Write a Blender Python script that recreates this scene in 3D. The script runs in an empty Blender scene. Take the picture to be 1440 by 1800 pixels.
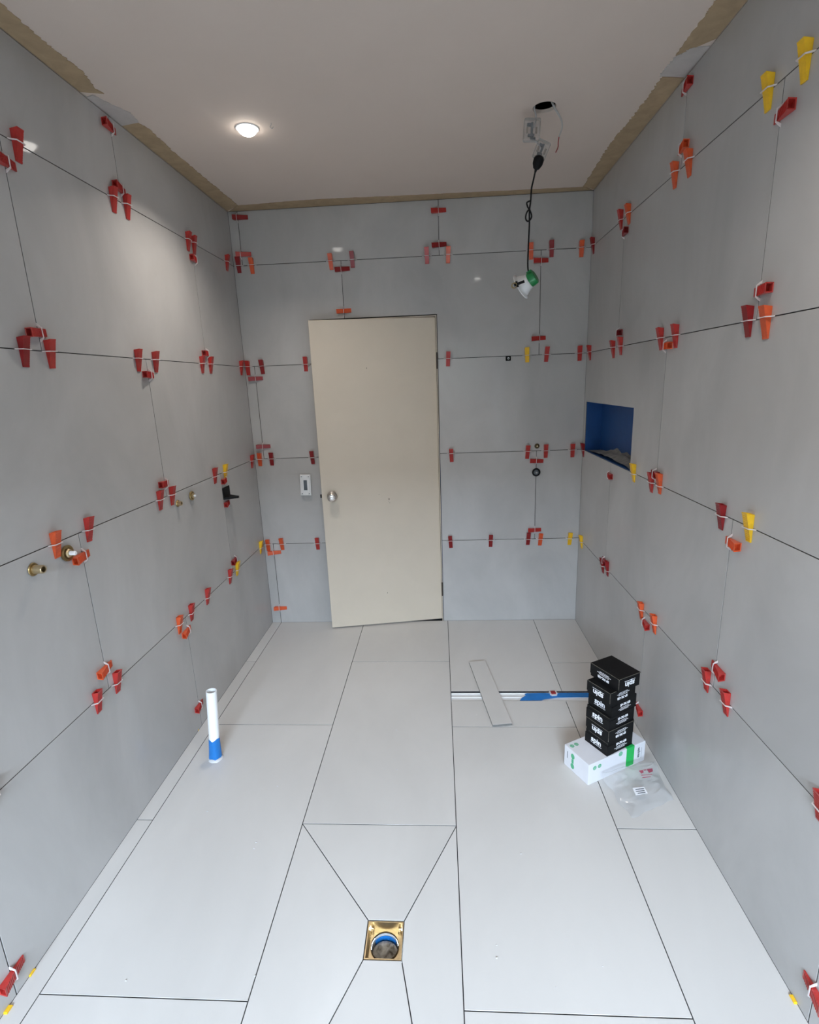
import bpy, bmesh, math, random
from mathutils import Vector, Matrix, noise

random.seed(7)
S = bpy.context.scene
COL = S.collection

# ------------------------------------------------------------------ camera
F_PX, PITCH, YAW, ROLL, CAM_H = 910.2132, -0.2438, -0.0627, -0.0382, 1.6587
D, XL, XR, H = 3.4152, -1.2461, 0.9263, 2.7064        # door wall, brass wall, niche wall, ceiling
YB = -2.40                                            # wall behind the camera
cp, sp, cy_, sy_ = math.cos(PITCH), math.sin(PITCH), math.cos(YAW), math.sin(YAW)
FWD = Vector((sy_*cp, cy_*cp, sp))
RT0 = Vector((cy_, -sy_, 0)); UP0 = RT0.cross(FWD)
RT = math.cos(ROLL)*RT0 + math.sin(ROLL)*UP0
UP = -math.sin(ROLL)*RT0 + math.cos(ROLL)*UP0
EYE = Vector((0, 0, CAM_H))
cam = bpy.data.cameras.new('camera'); cam_o = bpy.data.objects.new('camera', cam); COL.objects.link(cam_o)
cam.sensor_fit = 'VERTICAL'; cam.sensor_height = 36; cam.sensor_width = 36
cam.lens = F_PX/1800*36; cam.clip_start = 0.02
cam_o.matrix_world = Matrix(((RT.x, UP.x, -FWD.x, EYE.x), (RT.y, UP.y, -FWD.y, EYE.y), (RT.z, UP.z, -FWD.z, EYE.z), (0, 0, 0, 1)))
S.camera = cam_o

# ------------------------------------------------------------------ world, daylight, exposure
w = bpy.data.worlds.new('sky'); S.world = w; w.use_nodes = True
bg = w.node_tree.nodes['Background']
bg.inputs[0].default_value = (0.66, 0.82, 1.0, 1); bg.inputs[1].default_value = 74.0
S.view_settings.view_transform = 'Standard'; S.view_settings.look = 'None'
S.view_settings.exposure = 0.07; S.view_settings.gamma = 1.0; S.view_settings.use_curve_mapping = False
LAMP_W = 6.0
LAMP_COL = (1.0, 0.915, 0.825)
OPEN = (-1.10, 0.80, 1.30, 2.35)                      # window opening behind the camera: x0 x1 z0 z1
pl = bpy.data.lights.new('daylight_portal', 'AREA'); pl.shape = 'RECTANGLE'
pl.size = OPEN[1]-OPEN[0]; pl.size_y = OPEN[3]-OPEN[2]; pl.cycles.is_portal = True
po = bpy.data.objects.new('daylight_portal', pl); COL.objects.link(po)
po.location = ((OPEN[0]+OPEN[1])/2, YB-0.06, (OPEN[2]+OPEN[3])/2); po.rotation_euler = (math.radians(90), 0, 0)
S.cycles.max_bounces = 10; S.cycles.diffuse_bounces = 6; S.cycles.transparent_max_bounces = 16
S.cycles.caustics_reflective = False; S.cycles.caustics_refractive = False

# ------------------------------------------------------------------ helpers
def ray(px, py):
    return ((px-720)/F_PX)*RT - ((py-900)/F_PX)*UP + FWD

def hit(axis, val, px, py):
    d = ray(px, py); t = (val-EYE[axis])/d[axis]
    return EYE + t*d

def new_mat(name, col, rough=0.5, metal=0.0, **kw):
    m = bpy.data.materials.new(name); m.use_nodes = True
    b = m.node_tree.nodes['Principled BSDF']
    b.inputs['Base Color'].default_value = (*col, 1); b.inputs['Roughness'].default_value = rough
    b.inputs['Metallic'].default_value = metal
    for k, v in kw.items():
        b.inputs[k].default_value = v
    return m

def noisy(name, col, amount=0.06, scale=6.0, rough=0.5, metal=0.0, bump=0.0, bscale=60.0, coords='Object', per_object=False, stretch=(1, 1, 1), tint=None, **kw):
    """Principled material with a two-octave mottle of its own colour and a fine relief."""
    m = new_mat(name, col, rough, metal, **kw)
    nt = m.node_tree; N = nt.nodes; L = nt.links; b = N['Principled BSDF']
    tc = N.new('ShaderNodeTexCoord'); mp = N.new('ShaderNodeMapping'); mp.inputs['Scale'].default_value = stretch
    L.new(tc.outputs[coords], mp.inputs[0]); vec = mp.outputs[0]
    if per_object:
        oi = N.new('ShaderNodeObjectInfo'); ad = N.new('ShaderNodeVectorMath'); ad.operation = 'MULTIPLY_ADD'
        cv = N.new('ShaderNodeCombineXYZ')
        for i in range(3): L.new(oi.outputs['Random'], cv.inputs[i])
        ad.inputs[1].default_value = (37, 23, 51)
        L.new(cv.outputs[0], ad.inputs[0]); L.new(vec, ad.inputs[2]); vec = ad.outputs[0]
    n1 = N.new('ShaderNodeTexNoise'); n1.inputs['Scale'].default_value = scale; n1.inputs['Detail'].default_value = 5; n1.inputs['Roughness'].default_value = 0.6
    n1.inputs['Distortion'].default_value = 0.6
    L.new(vec, n1.inputs['Vector'])
    rp = N.new('ShaderNodeValToRGB')
    lo = tuple(max(0, c*(1-amount)) for c in col); hi = tuple(min(1, c*(1+amount)) for c in col)
    if tint: lo = tint
    rp.color_ramp.elements[0].position = 0.3; rp.color_ramp.elements[0].color = (*lo, 1)
    rp.color_ramp.elements[1].position = 0.7; rp.color_ramp.elements[1].color = (*hi, 1)
    L.new(n1.outputs[0], rp.inputs[0]); L.new(rp.outputs[0], b.inputs['Base Color'])
    if bump:
        n2 = N.new('ShaderNodeTexNoise'); n2.inputs['Scale'].default_value = bscale; n2.inputs['Detail'].default_value = 3
        L.new(vec, n2.inputs['Vector'])
        bp = N.new('ShaderNodeBump'); bp.inputs['Strength'].default_value = bump; bp.inputs['Distance'].default_value = 0.002
        L.new(n2.outputs[0], bp.inputs['Height']); L.new(bp.outputs[0], b.inputs['Normal'])
    return m

def link(name, bm, mat, parent=None, kind=None, smooth=False):
    me = bpy.data.meshes.new(name)
    bmesh.ops.recalc_face_normals(bm, faces=bm.faces[:])
    bm.to_mesh(me); bm.free()
    for p in me.polygons: p.use_smooth = smooth
    o = bpy.data.objects.new(name, me); COL.objects.link(o)
    for x in (mat if isinstance(mat, (list, tuple)) else [mat]): me.materials.append(x)
    if parent is not None: o.parent = parent
    if kind: o['kind'] = kind
    return o

def tag(o, label, cat, group=None):
    o['label'] = label; o['category'] = cat
    if group: o['group'] = group
    return o

def empty(name, loc=(0, 0, 0), mat=None):
    o = bpy.data.objects.new(name, None); COL.objects.link(o); o.empty_display_size = 0.02
    if mat is not None: o.matrix_world = mat
    else: o.location = loc
    return o

def box(bm, x0, x1, y0, y1, z0, z1, M=None, mi=0):
    vs = [bm.verts.new((x, y, z)) for z in (z0, z1) for y in (y0, y1) for x in (x0, x1)]
    if M is not None:
        for v in vs: v.co = M @ v.co
    fs = [bm.faces.new([vs[i] for i in q]) for q in ((0, 2, 3, 1), (4, 5, 7, 6), (0, 1, 5, 4), (2, 6, 7, 3), (0, 4, 6, 2), (1, 3, 7, 5))]
    for f in fs: f.material_index = mi
    return fs

def rbox(bm, x0, x1, y0, y1, z0, z1, r=0.003, seg=2, M=None):
    t = bmesh.new(); box(t, x0, x1, y0, y1, z0, z1)
    bmesh.ops.recalc_face_normals(t, faces=t.faces[:])
    bmesh.ops.bevel(t, geom=t.edges[:], offset=r, segments=seg, affect='EDGES', profile=0.5)
    merge(bm, t, M)

def merge(bm, t, M=None):
    mp = {}
    for v in t.verts: mp[v] = bm.verts.new(M @ v.co if M is not None else v.co)
    for f in t.faces:
        try: nf = bm.faces.new([mp[v] for v in f.verts]); nf.material_index = f.material_index; nf.smooth = f.smooth
        except ValueError: pass
    t.free()

def prism(bm, poly, z0, z1, M=None):
    """Polygon outline (CCW list of 2-D points, may be concave) extruded along local z."""
    a = [bm.verts.new((p[0], p[1], z0)) for p in poly]; b = [bm.verts.new((p[0], p[1], z1)) for p in poly]
    if M is not None:
        for v in a+b: v.co = M @ v.co
    bm.faces.new(a[::-1]); bm.faces.new(b)
    n = len(poly)
    for i in range(n): bm.faces.new((a[i], a[(i+1) % n], b[(i+1) % n], b[i]))

def lathe(bm, prof, M=None, seg=32, cap=False):
    """prof: list of (radius, z) turned about local z."""
    rings = []
    for r, z in prof:
        rings.append([bm.verts.new((r*math.cos(2*math.pi*k/seg), r*math.sin(2*math.pi*k/seg), z)) for k in range(seg)])
    if M is not None:
        for rg in rings:
            for v in rg: v.co = M @ v.co
    for a, b in zip(rings, rings[1:]):
        for k in range(seg): bm.faces.new((a[k], a[(k+1) % seg], b[(k+1) % seg], b[k]))
    if cap: bm.faces.new(rings[0][::-1]); bm.faces.new(rings[-1])

def catmull(pts, n=8):
    P = [Vector(p) for p in pts]; P = [2*P[0]-P[1]]+P+[2*P[-1]-P[-2]]; out = []
    for i in range(1, len(P)-2):
        for k in range(n):
            t = k/n; a, b, c, d = P[i-1], P[i], P[i+1], P[i+2]
            out.append(0.5*((2*b)+(-a+c)*t+(2*a-5*b+4*c-d)*t*t+(-a+3*b-3*c+d)*t**3))
    out.append(P[-2]); return out

def tube(bm, pts, r, seg=10, smooth_n=6):
    P = catmull(pts, smooth_n) if smooth_n else [Vector(p) for p in pts]
    rings = []; nrm = None
    for i, p in enumerate(P):
        t = (P[min(i+1, len(P)-1)]-P[max(i-1, 0)]).normalized()
        if nrm is None:
            nrm = t.orthogonal().normalized()
        nrm = (nrm-t*nrm.dot(t)).normalized(); b = t.cross(nrm)
        rr = r(i/(len(P)-1)) if callable(r) else r
        rings.append([bm.verts.new(p+rr*(math.cos(2*math.pi*k/seg)*nrm+math.sin(2*math.pi*k/seg)*b)) for k in range(seg)])
    for a, b in zip(rings, rings[1:]):
        for k in range(seg): bm.faces.new((a[k], a[(k+1) % seg], b[(k+1) % seg], b[k]))
    bm.faces.new(rings[0][::-1]); bm.faces.new(rings[-1])

def frame_to(loc, zdir, ydir=(0, 0, 1)):
    z = Vector(zdir).normalized(); y = Vector(ydir); y = (y-z*y.dot(z)).normalized(); x = y.cross(z)
    return Matrix(((x.x, y.x, z.x, loc[0]), (x.y, y.y, z.y, loc[1]), (x.z, y.z, z.z, loc[2]), (0, 0, 0, 1)))

def text_obj(name, body, size, M, mat, parent, depth=0.0003, bold=0.0, sx=1.0):
    cu = bpy.data.curves.new(name, 'FONT'); cu.body = body; cu.size = size; cu.align_x = 'CENTER'; cu.align_y = 'CENTER'
    cu.extrude = depth; cu.offset = bold; cu.resolution_u = 3
    t = bpy.data.objects.new(name, cu); COL.objects.link(t)
    me = bpy.data.meshes.new_from_object(t.evaluated_get(bpy.context.evaluated_depsgraph_get()))
    bpy.data.objects.remove(t); bpy.data.curves.remove(cu)
    me.transform(M @ Matrix.Diagonal((sx, 1, 1, 1)))
    me.materials.clear(); me.materials.append(mat)
    o = bpy.data.objects.new(name, me); COL.objects.link(o); o.parent = parent
    return o

# ------------------------------------------------------------------ materials
M_TILE_W = noisy('grey_wall_tile', (0.45, 0.44, 0.43), 0.12, 2.0, 0.46, per_object=True, bump=0.05, bscale=140, stretch=(1, 1, 0.55), **{'Specular IOR Level': 0.35, 'Coat Weight': 0.24, 'Coat Roughness': 0.05})
M_TILE_F = noisy('pale_floor_tile', (0.590, 0.568, 0.545), 0.06, 1.6, 0.42, per_object=True, bump=0.05, bscale=140, stretch=(1, 0.5, 1))
M_BODY = noisy('raw_porcelain_body', (0.17, 0.165, 0.155), 0.08, 30, 0.85)
M_BED = noisy('dark_adhesive_bed', (0.035, 0.034, 0.036), 0.2, 40, 0.9)
M_CEIL = noisy('ceiling_paint', (0.66, 0.56, 0.49), 0.02, 2.0, 0.85, bump=0.06, bscale=220)
M_PAPER = noisy('torn_plaster_paper', (0.40, 0.292, 0.178), 0.12, 16, 0.9, bump=0.3, bscale=60)
M_PLAST = noisy('white_filler', (0.62, 0.62, 0.63), 0.07, 14, 0.9, bump=0.4, bscale=50)
M_FILLER = noisy('old_ceiling_filler', (0.50, 0.465, 0.44), 0.07, 14, 0.9, bump=0.4, bscale=50)
M_DOOR = noisy('cream_door_paint', (0.63, 0.555, 0.455), 0.02, 5, 0.42, bump=0.04, bscale=160)
M_FRAME = noisy('dark_frame_metal', (0.05, 0.042, 0.036), 0.2, 30, 0.5)
M_CREAM = new_mat('cream_frame_edge', (0.62, 0.55, 0.46), 0.5)
M_BLUE = noisy('blue_membrane', (0.006, 0.060, 0.215), 0.12, 9, 0.45, bump=0.15, bscale=40)
M_TAPE = noisy('blue_masking_tape', (0.01, 0.17, 0.52), 0.12, 25, 0.45, bump=0.25, bscale=60)
M_MORTAR = noisy('grey_mortar', (0.22, 0.215, 0.205), 0.25, 30, 0.95, bump=0.8, bscale=70)
M_PVC = noisy('white_pvc', (0.90, 0.91, 0.92), 0.01, 10, 0.3)
M_WHITE = noisy('white_plastic', (0.78, 0.79, 0.80), 0.02, 12, 0.4)
M_CLIP = noisy('white_clip_plastic', (0.80, 0.74, 0.73), 0.03, 60, 0.35, **{'Transmission Weight': 0.15})
M_BRASS = noisy('brass', (0.66, 0.53, 0.33), 0.10, 60, 0.34, 1.0)
M_BRONZE = noisy('dark_bronze', (0.07, 0.045, 0.015), 0.2, 60, 0.5, 0.5)
M_BRASSD = noisy('dull_brass', (0.36, 0.26, 0.12), 0.15, 60, 0.4, 1.0)
M_STEEL = noisy('satin_steel', (0.62, 0.58, 0.54), 0.05, 60, 0.22, 1.0)
M_BLACK = noisy('black_plastic', (0.007, 0.007, 0.008), 0.2, 40, 0.6, **{'Specular IOR Level': 0.2})
M_VOID = new_mat('dark_cavity', (0.008, 0.008, 0.008), 0.95)
M_CARD = noisy('black_card', (0.0055, 0.0055, 0.006), 0.25, 50, 0.55, **{'Specular IOR Level': 0.18})
M_EDGE = noisy('scuffed_card_edge', (0.12, 0.11, 0.09), 0.6, 120, 0.8)
M_INK = new_mat('white_print', (0.85, 0.86, 0.90), 0.6)
M_CARDW = noisy('white_card', (0.70, 0.70, 0.735), 0.02, 20, 0.5)
M_GREEN = noisy('green_print', (0.012, 0.44, 0.09), 0.05, 30, 0.5)
M_GREEN2 = noisy('soft_green_print', (0.09, 0.42, 0.22), 0.1, 60, 0.6)
M_GREENP = noisy('green_plastic', (0.01, 0.20, 0.055), 0.1, 40, 0.3)
M_GREY = new_mat('grey_print', (0.10, 0.12, 0.14), 0.6)
M_REDP = new_mat('red_print', (0.42, 0.09, 0.14), 0.5)
M_RAG = noisy('stained_rag', (0.50, 0.48, 0.43), 0.3, 32, 0.95, tint=(0.10, 0.08, 0.06), bump=0.6, bscale=90)
M_WIREG = noisy('grey_cable_sheath', (0.42, 0.41, 0.40), 0.05, 40, 0.5)
M_WIRER = new_mat('red_wire', (0.30, 0.03, 0.03), 0.4)
WEDGE = {'r': ('red', noisy('red_wedge_plastic', (0.44, 0.032, 0.027), 0.15, 50, 0.28)),
         'd': ('dark red', noisy('dark_red_wedge_plastic', (0.26, 0.013, 0.015), 0.15, 50, 0.28)),
         'o': ('orange', noisy('orange_wedge_plastic', (0.66, 0.100, 0.030), 0.12, 50, 0.30)),
         'y': ('yellow', noisy('yellow_wedge_plastic', (0.83, 0.50, 0.02), 0.1, 50, 0.30))}

def film_mat(name, col, k_lo, k_hi, rough, wrinkle=0.0):
    m = bpy.data.materials.new(name); m.use_nodes = True; nt = m.node_tree; N = nt.nodes; L = nt.links
    b = N['Principled BSDF']; b.inputs['Base Color'].default_value = (*col, 1); b.inputs['Roughness'].default_value = rough
    tr = N.new('ShaderNodeBsdfTransparent'); tr.inputs[0].default_value = (0.96, 0.965, 0.97, 1)
    lw = N.new('ShaderNodeLayerWeight'); lw.inputs[0].default_value = 0.45
    mr = N.new('ShaderNodeMapRange'); mr.inputs['To Min'].default_value = k_lo; mr.inputs['To Max'].default_value = k_hi
    mx = N.new('ShaderNodeMixShader')
    if wrinkle:
        tc = N.new('ShaderNodeTexCoord'); vo = N.new('ShaderNodeTexNoise'); vo.inputs['Scale'].default_value = 34; vo.inputs['Detail'].default_value = 4; vo.inputs['Distortion'].default_value = 1.5
        bp = N.new('ShaderNodeBump'); bp.inputs['Strength'].default_value = wrinkle; bp.inputs['Distance'].default_value = 0.012
        L.new(tc.outputs['Object'], vo.inputs['Vector']); L.new(vo.outputs[0], bp.inputs['Height'])
        L.new(bp.outputs[0], b.inputs['Normal']); L.new(bp.outputs[0], lw.inputs['Normal'])
    L.new(lw.outputs['Facing'], mr.inputs['Value']); L.new(mr.outputs[0], mx.inputs[0])
    L.new(tr.outputs[0], mx.inputs[1]); L.new(b.outputs[0], mx.inputs[2]); L.new(mx.outputs[0], N['Material Output'].inputs[0])
    return m
def bag_film(name):
    m = bpy.data.materials.new(name); m.use_nodes = True; nt = m.node_tree; N = nt.nodes; L = nt.links
    b = N['Principled BSDF']; b.inputs['Base Color'].default_value = (0.85, 0.86, 0.88, 1); b.inputs['Roughness'].default_value = 0.16
    b.inputs['Specular IOR Level'].default_value = 1.0
    tc = N.new('ShaderNodeTexCoord'); vo = N.new('ShaderNodeTexNoise'); vo.inputs['Scale'].default_value = 16; vo.inputs['Detail'].default_value = 1.5; vo.inputs['Distortion'].default_value = 1.2
    bp = N.new('ShaderNodeBump'); bp.inputs['Strength'].default_value = 0.45; bp.inputs['Distance'].default_value = 0.012
    L.new(tc.outputs['Object'], vo.inputs['Vector']); L.new(vo.outputs[0], bp.inputs['Height'])
    tr = N.new('ShaderNodeBsdfTransparent'); tr.inputs[0].default_value = (0.985, 0.987, 0.99, 1)
    gl = N.new('ShaderNodeBsdfGlossy'); gl.inputs['Roughness'].default_value = 0.10
    fr = N.new('ShaderNodeFresnel'); fr.inputs['IOR'].default_value = 1.42
    L.new(bp.outputs[0], b.inputs['Normal']); L.new(bp.outputs[0], gl.inputs['Normal']); L.new(bp.outputs[0], fr.inputs['Normal'])
    m1 = N.new('ShaderNodeMixShader'); m2 = N.new('ShaderNodeMixShader'); m1.inputs[0].default_value = 0.16
    L.new(tr.outputs[0], m1.inputs[1]); L.new(b.outputs[0], m1.inputs[2])
    mu = N.new('ShaderNodeMath'); mu.operation = 'MULTIPLY'; mu.inputs[1].default_value = 0.55; mu.use_clamp = True
    mn = N.new('ShaderNodeMath'); mn.operation = 'MINIMUM'; mn.inputs[1].default_value = 0.22
    L.new(fr.outputs[0], mu.inputs[0]); L.new(mu.outputs[0], mn.inputs[0]); L.new(mn.outputs[0], m2.inputs[0]); L.new(m1.outputs[0], m2.inputs[1]); L.new(gl.outputs[0], m2.inputs[2])
    L.new(m2.outputs[0], N['Material Output'].inputs[0]); return m
M_FILM = bag_film('clear_film')
M_FILM2 = film_mat('clear_film_underside', (0.85, 0.86, 0.88), 0.02, 0.08, 0.2)
M_CLEAR = film_mat('clear_connector_plastic', (0.42, 0.41, 0.40), 0.15, 0.8, 0.15)
M_GLASS = film_mat('window_glass', (0.9, 0.92, 0.93), 0.02, 0.25, 0.02)

# ------------------------------------------------------------------ room shell
GAP = 0.0030; TT = 0.009
def grid_solid(name, mat, ax, u, v, t0, t1, holes, kind='structure', parent=None):
    """Slab in the plane normal to axis ax, from t0 to t1, with rectangular holes (u0,u1,v0,v1)."""
    us = sorted({u[0], u[1], *[x for h in holes for x in h[:2]]}); vs = sorted({v[0], v[1], *[x for h in holes for x in h[2:4]]})
    bm = bmesh.new()
    for a0, a1 in zip(us, us[1:]):
        for b0, b1 in zip(vs, vs[1:]):
            cu, cv = (a0+a1)/2, (b0+b1)/2
            if any(h[0] < cu < h[1] and h[2] < cv < h[3] for h in holes): continue
            r = {0: (t0, t1, a0, a1, b0, b1), 1: (a0, a1, t0, t1, b0, b1), 2: (a0, a1, b0, b1, t0, t1)}[ax]
            box(bm, *r)
    return link(name, bm, mat, parent, kind)

DOOR_X0, DOOR_X1, DOOR_Z = -0.80, 0.003, 2.0675
NICHE = (2.560, 3.375, 1.200, 1.505)
CHAN = (0.0325, XR-0.002, 2.453, 2.541)
DRAIN = (-0.262, -0.147, 1.162, 1.278)

floor = grid_solid('floor', M_BED, 2, (XL-0.15, XR+0.15), (YB-0.1, D+0.15), -0.075, -TT-0.0005, [CHAN, DRAIN])
wall_l = grid_solid('wall_left', M_BED, 0, (YB-0.1, D+0.15), (-0.1, H+0.2), XL-0.12, XL-TT-0.0005, [])
wall_r = grid_solid('wall_right', M_BED, 0, (YB-0.1, D+0.15), (-0.1, H+0.2), XR+TT+0.0005, XR+0.14, [NICHE])
wall_b = grid_solid('wall_back', M_BED, 1, (XL-0.12, XR+0.14), (-0.1, H+0.2), D+TT+0.0005, D+0.13, [(DOOR_X0-0.02, DOOR_X1, -0.1, DOOR_Z)])
wall_f = grid_solid('wall_front', M_CEIL, 1, (XL-0.12, XR+0.14), (-0.1, H+0.2), YB-0.1, YB, [OPEN])

def tile(parent, M, poly):
    """One porcelain tile: outline in the wall's own plane, 9 mm thick, arrises eased."""
    bm = bmesh.new(); prism(bm, poly, -TT, 0.0)
    bm.normal_update()
    top = [e for e in bm.edges if all(abs(v.co.z) < 1e-6 for v in e.verts)]
    bmesh.ops.bevel(bm, geom=top, offset=0.0006, segments=1, affect='EDGES')
    bm.normal_update()
    for f in bm.faces: f.material_index = 0 if f.normal.z > 0.3 else 1   # glazed face, raw body on the cut edges
    for v in bm.verts: v.co = M @ v.co
    return link('tile', bm, [M_TILE_F if parent is floor else M_TILE_W, M_BODY], parent)

def rect(u0, u1, v0, v1, g=GAP/2):
    return [(u0+g, v0+g), (u1-g, v0+g), (u1-g, v1-g), (u0+g, v1-g)]

M_FL = Matrix.Identity(4)
M_BK = Matrix(((1, 0, 0, 0), (0, 0, -1, D), (0, 1, 0, 0), (0, 0, 0, 1)))
M_LF = Matrix(((0, 0, 1, XL), (1, 0, 0, 0), (0, 1, 0, 0), (0, 0, 0, 1)))
M_RT = Matrix(((0, 0, -1, XR), (1, 0, 0, 0), (0, 1, 0, 0), (0, 0, 0, 1)))
ROWS = [(-0.0012, 0.6), (0.6, 1.2), (1.2, 1.8), (1.8, 2.4), (2.4, 2.7035)]
ODD, EVEN = (-0.16, 1.042, 2.245), (0.445, 1.645, 2.845)

for wl, M, nm in ((wall_l, M_LF, 'l'), (wall_r, M_RT, 'r')):
    for i, (z0, z1) in enumerate(ROWS):
        seams = [YB, *((-1.36,)+ODD if i % 2 == 0 else (-1.955, -0.755)+EVEN), D+0.0007]
        for y0, y1 in zip(seams, seams[1:]):
            if nm == 'r' and i == 2 and y0 > 2.2:
                a, b, c, d = NICHE; g = GAP/2
                tile(wl, M, [(y0+g, z0+g), (a, z0+g), (a, d), (b, d), (b, z0+g), (y1-g, z0+g), (y1-g, z1-g), (y0+g, z1-g)])
            elif nm == 'l' and i == 1 and y0 < 2.8 < y1 and False:
                pass
            else:
                tile(wl, M, rect(y0, y1, z0, z1))
# door wall: seams at -1.182 / 0.027 on odd rows, -0.575 / 0.631 on even rows
XA, XB = XL-0.0006, XR+0.0012
for i, (z0, z1) in enumerate(ROWS):
    if i < 3:
        if i % 2 == 0:
            tile(wall_b, M_BK, rect(XA, -1.182, z0, z1)); tile(wall_b, M_BK, rect(-1.182, DOOR_X0, z0, z1)); tile(wall_b, M_BK, rect(DOOR_X1-0.0015, XB, z0, z1))
        else:
            tile(wall_b, M_BK, rect(XA, DOOR_X0, z0, z1)); tile(wall_b, M_BK, rect(DOOR_X1-0.0015, 0.631, z0, z1)); tile(wall_b, M_BK, rect(0.631, XB, z0, z1))
    elif i == 3:
        g = GAP/2
        tile(wall_b, M_BK, [(XA+g, z0+g), (DOOR_X0, z0+g), (DOOR_X0, DOOR_Z), (-0.576-g, DOOR_Z), (-0.576-g, z1-g), (XA+g, z1-g)])
        tile(wall_b, M_BK, [(-0.576+g, DOOR_Z), (DOOR_X1, DOOR_Z), (DOOR_X1, z0+g), (0.633-g, z0+g), (0.633-g, z1-g), (-0.576+g, z1-g)])
        tile(wall_b, M_BK, rect(0.633, XB, z0, z1))
    else:
        tile(wall_b, M_BK, rect(XA, -1.189, z0, z1)); tile(wall_b, M_BK, rect(-1.189, 0.025, z0, z1)); tile(wall_b, M_BK, rect(0.025, XB, z0, z1))

# floor tiles, five columns of different bond
FX = [XL-0.0010, -1.181, -0.570, 0.031, 0.635, XR+0.0010]
YE = D+0.0010
def column(x0, x1, ys):
    for y0, y1 in zip(ys, ys[1:]): tile(floor, M_FL, rect(x0, x1, y0, y1))
column(FX[0], FX[1], [YB, -1.95, -0.75, 0.45, 1.654, 2.866, YE])
column(FX[1], FX[2], [YB, -1.36, -0.16, 1.045, 2.251, YE])
column(FX[2], FX[3], [YB, -1.955, -0.755, 0.445])
column(FX[2], FX[3], [1.646, 2.858, YE])
column(FX[3], FX[4], [YB, -1.36, -0.16, 1.041, 2.237, CHAN[2]]); column(FX[3], FX[4], [CHAN[3], YE])
column(FX[4], FX[5], [YB, -1.955, -0.755, 0.445, 1.644, CHAN[2]]); column(FX[4], FX[5], [CHAN[3], 2.835, YE])
o4 = [(FX[2], 0.445), (FX[3], 0.445), (FX[3], 1.646), (FX[2], 1.646)]
i4 = [(DRAIN[0], DRAIN[2]), (DRAIN[1], DRAIN[2]), (DRAIN[1], DRAIN[3]), (DRAIN[0], DRAIN[3])]
def inset(poly, d):
    c = [Vector((*p, 0)) for p in poly]; n = len(c); out = []
    for k in range(n):
        a, b, e = c[k-1], c[k], c[(k+1) % n]
        d1 = (b-a).normalized(); d2 = (e-b).normalized()
        n1 = Vector((-d1.y, d1.x, 0)); n2 = Vector((-d2.y, d2.x, 0))
        bis = (n1+n2); bis = bis/(bis.dot(n1)) if abs(bis.dot(n1)) > 1e-6 else n1
        p = b+bis*d; out.append((p.x, p.y))
    return out
for k in range(4):                                     # four mitred tiles falling to the drain
    tile(floor, M_FL, inset([o4[k], o4[(k+1) % 4], i4[(k+1) % 4], i4[k]], GAP/2))

# ceiling with a round cut-out, torn paper strips where the cornice was pulled off
HOLE = Vector((0.449, 2.425)); HR = 0.046
bm = bmesh.new()
seg = 48; q = 0.12
sq = []
for k in range(seg):
    a = 2*math.pi*k/seg; c, s = math.cos(a), math.sin(a); m = max(abs(c), abs(s)); sq.append((HOLE.x+q*c/m, HOLE.y+q*s/m))
for z in (H, H+0.013):
    a = [bm.verts.new((HOLE.x+HR*math.cos(2*math.pi*k/seg), HOLE.y+HR*math.sin(2*math.pi*k/seg), z)) for k in range(seg)]
    b = [bm.verts.new((*sq[k], z)) for k in range(seg)]
    for k in range(seg): bm.faces.new((a[k], a[(k+1) % seg], b[(k+1) % seg], b[k]))
    if z == H: low = a
    else:
        for k in range(seg): bm.faces.new((low[k], low[(k+1) % seg], a[(k+1) % seg], a[k]))
x0, x1, y0, y1 = XL-0.1, XR+0.1, YB-0.05, D+0.1
for r in ((x0, HOLE.x-q, y0, y1), (HOLE.x+q, x1, y0, y1), (HOLE.x-q, HOLE.x+q, y0, HOLE.y-q), (HOLE.x-q, HOLE.x+q, HOLE.y+q, y1)):
    box(bm, *r, H, H+0.013)
ceiling = link('ceiling', bm, M_CEIL, None, 'structure')
bm = bmesh.new(); box(bm, XL-0.12, XR+0.14, YB-0.1, D+0.13, H+0.12, H+0.2)
link('roof', bm, M_VOID, None, 'structure')

def ragged(px_pts, n=10, amp=0.006, seed=0):
    rnd = random.Random(seed); P = [hit(2, H, *p) for p in px_pts]; out = []
    for a, b in zip(P, P[1:]):
        for k in range(2*n):
            p = a.lerp(b, k/(2*n)); j = 0.6*amp*(rnd.random()-0.5)*2*(0 if k == 0 else 1); out.append((p.x+j, p.y+j*0.7))
    out.append((P[-1].x, P[-1].y)); return out

def strip(parent, name, inner, outer, mat, z0=0.0025):
    bm = bmesh.new(); poly = inner+outer[::-1]
    prism(bm, poly, H-z0, H-0.0002)
    return link(name, bm, mat, parent)

e = 0.001
def edge_l(ys): return [(XL+e, y) for y in ys]
def edge_r(ys): return [(XR-e, y) for y in ys]
t1 = empty('trim_1'); t1['kind'] = 'structure'
i1 = [(-1.165, 0.6), (-1.168, 1.3)]+ragged([(0, 4), (83, 77), (103, 92), (147, 127), (168, 156), (183, 164)], 9, 0.007, 1)
strip(t1, 'torn_paper_strip', i1, edge_l([0.6, 1.3, 2.0, 2.08]), M_PAPER)
i2 = ragged([(163, 166), (190, 180), (226, 196), (243, 214)], 8, 0.008, 2)
strip(t1, 'filler_patch', [(-1.243, i2[0][1]+0.01)]+i2, edge_l([2.10, 2.33]), M_FILLER, 0.0032)
i3 = ragged([(239, 213), (263, 227), (300, 262), (333, 290), (358, 311), (400, 345), (418, 361)], 9, 0.007, 3)
strip(t1, 'torn_paper_strip', i3, edge_l([2.31, 2.6, 3.0, D-0.01]), M_PAPER)
t2 = empty('trim_2'); t2['kind'] = 'structure'
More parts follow.
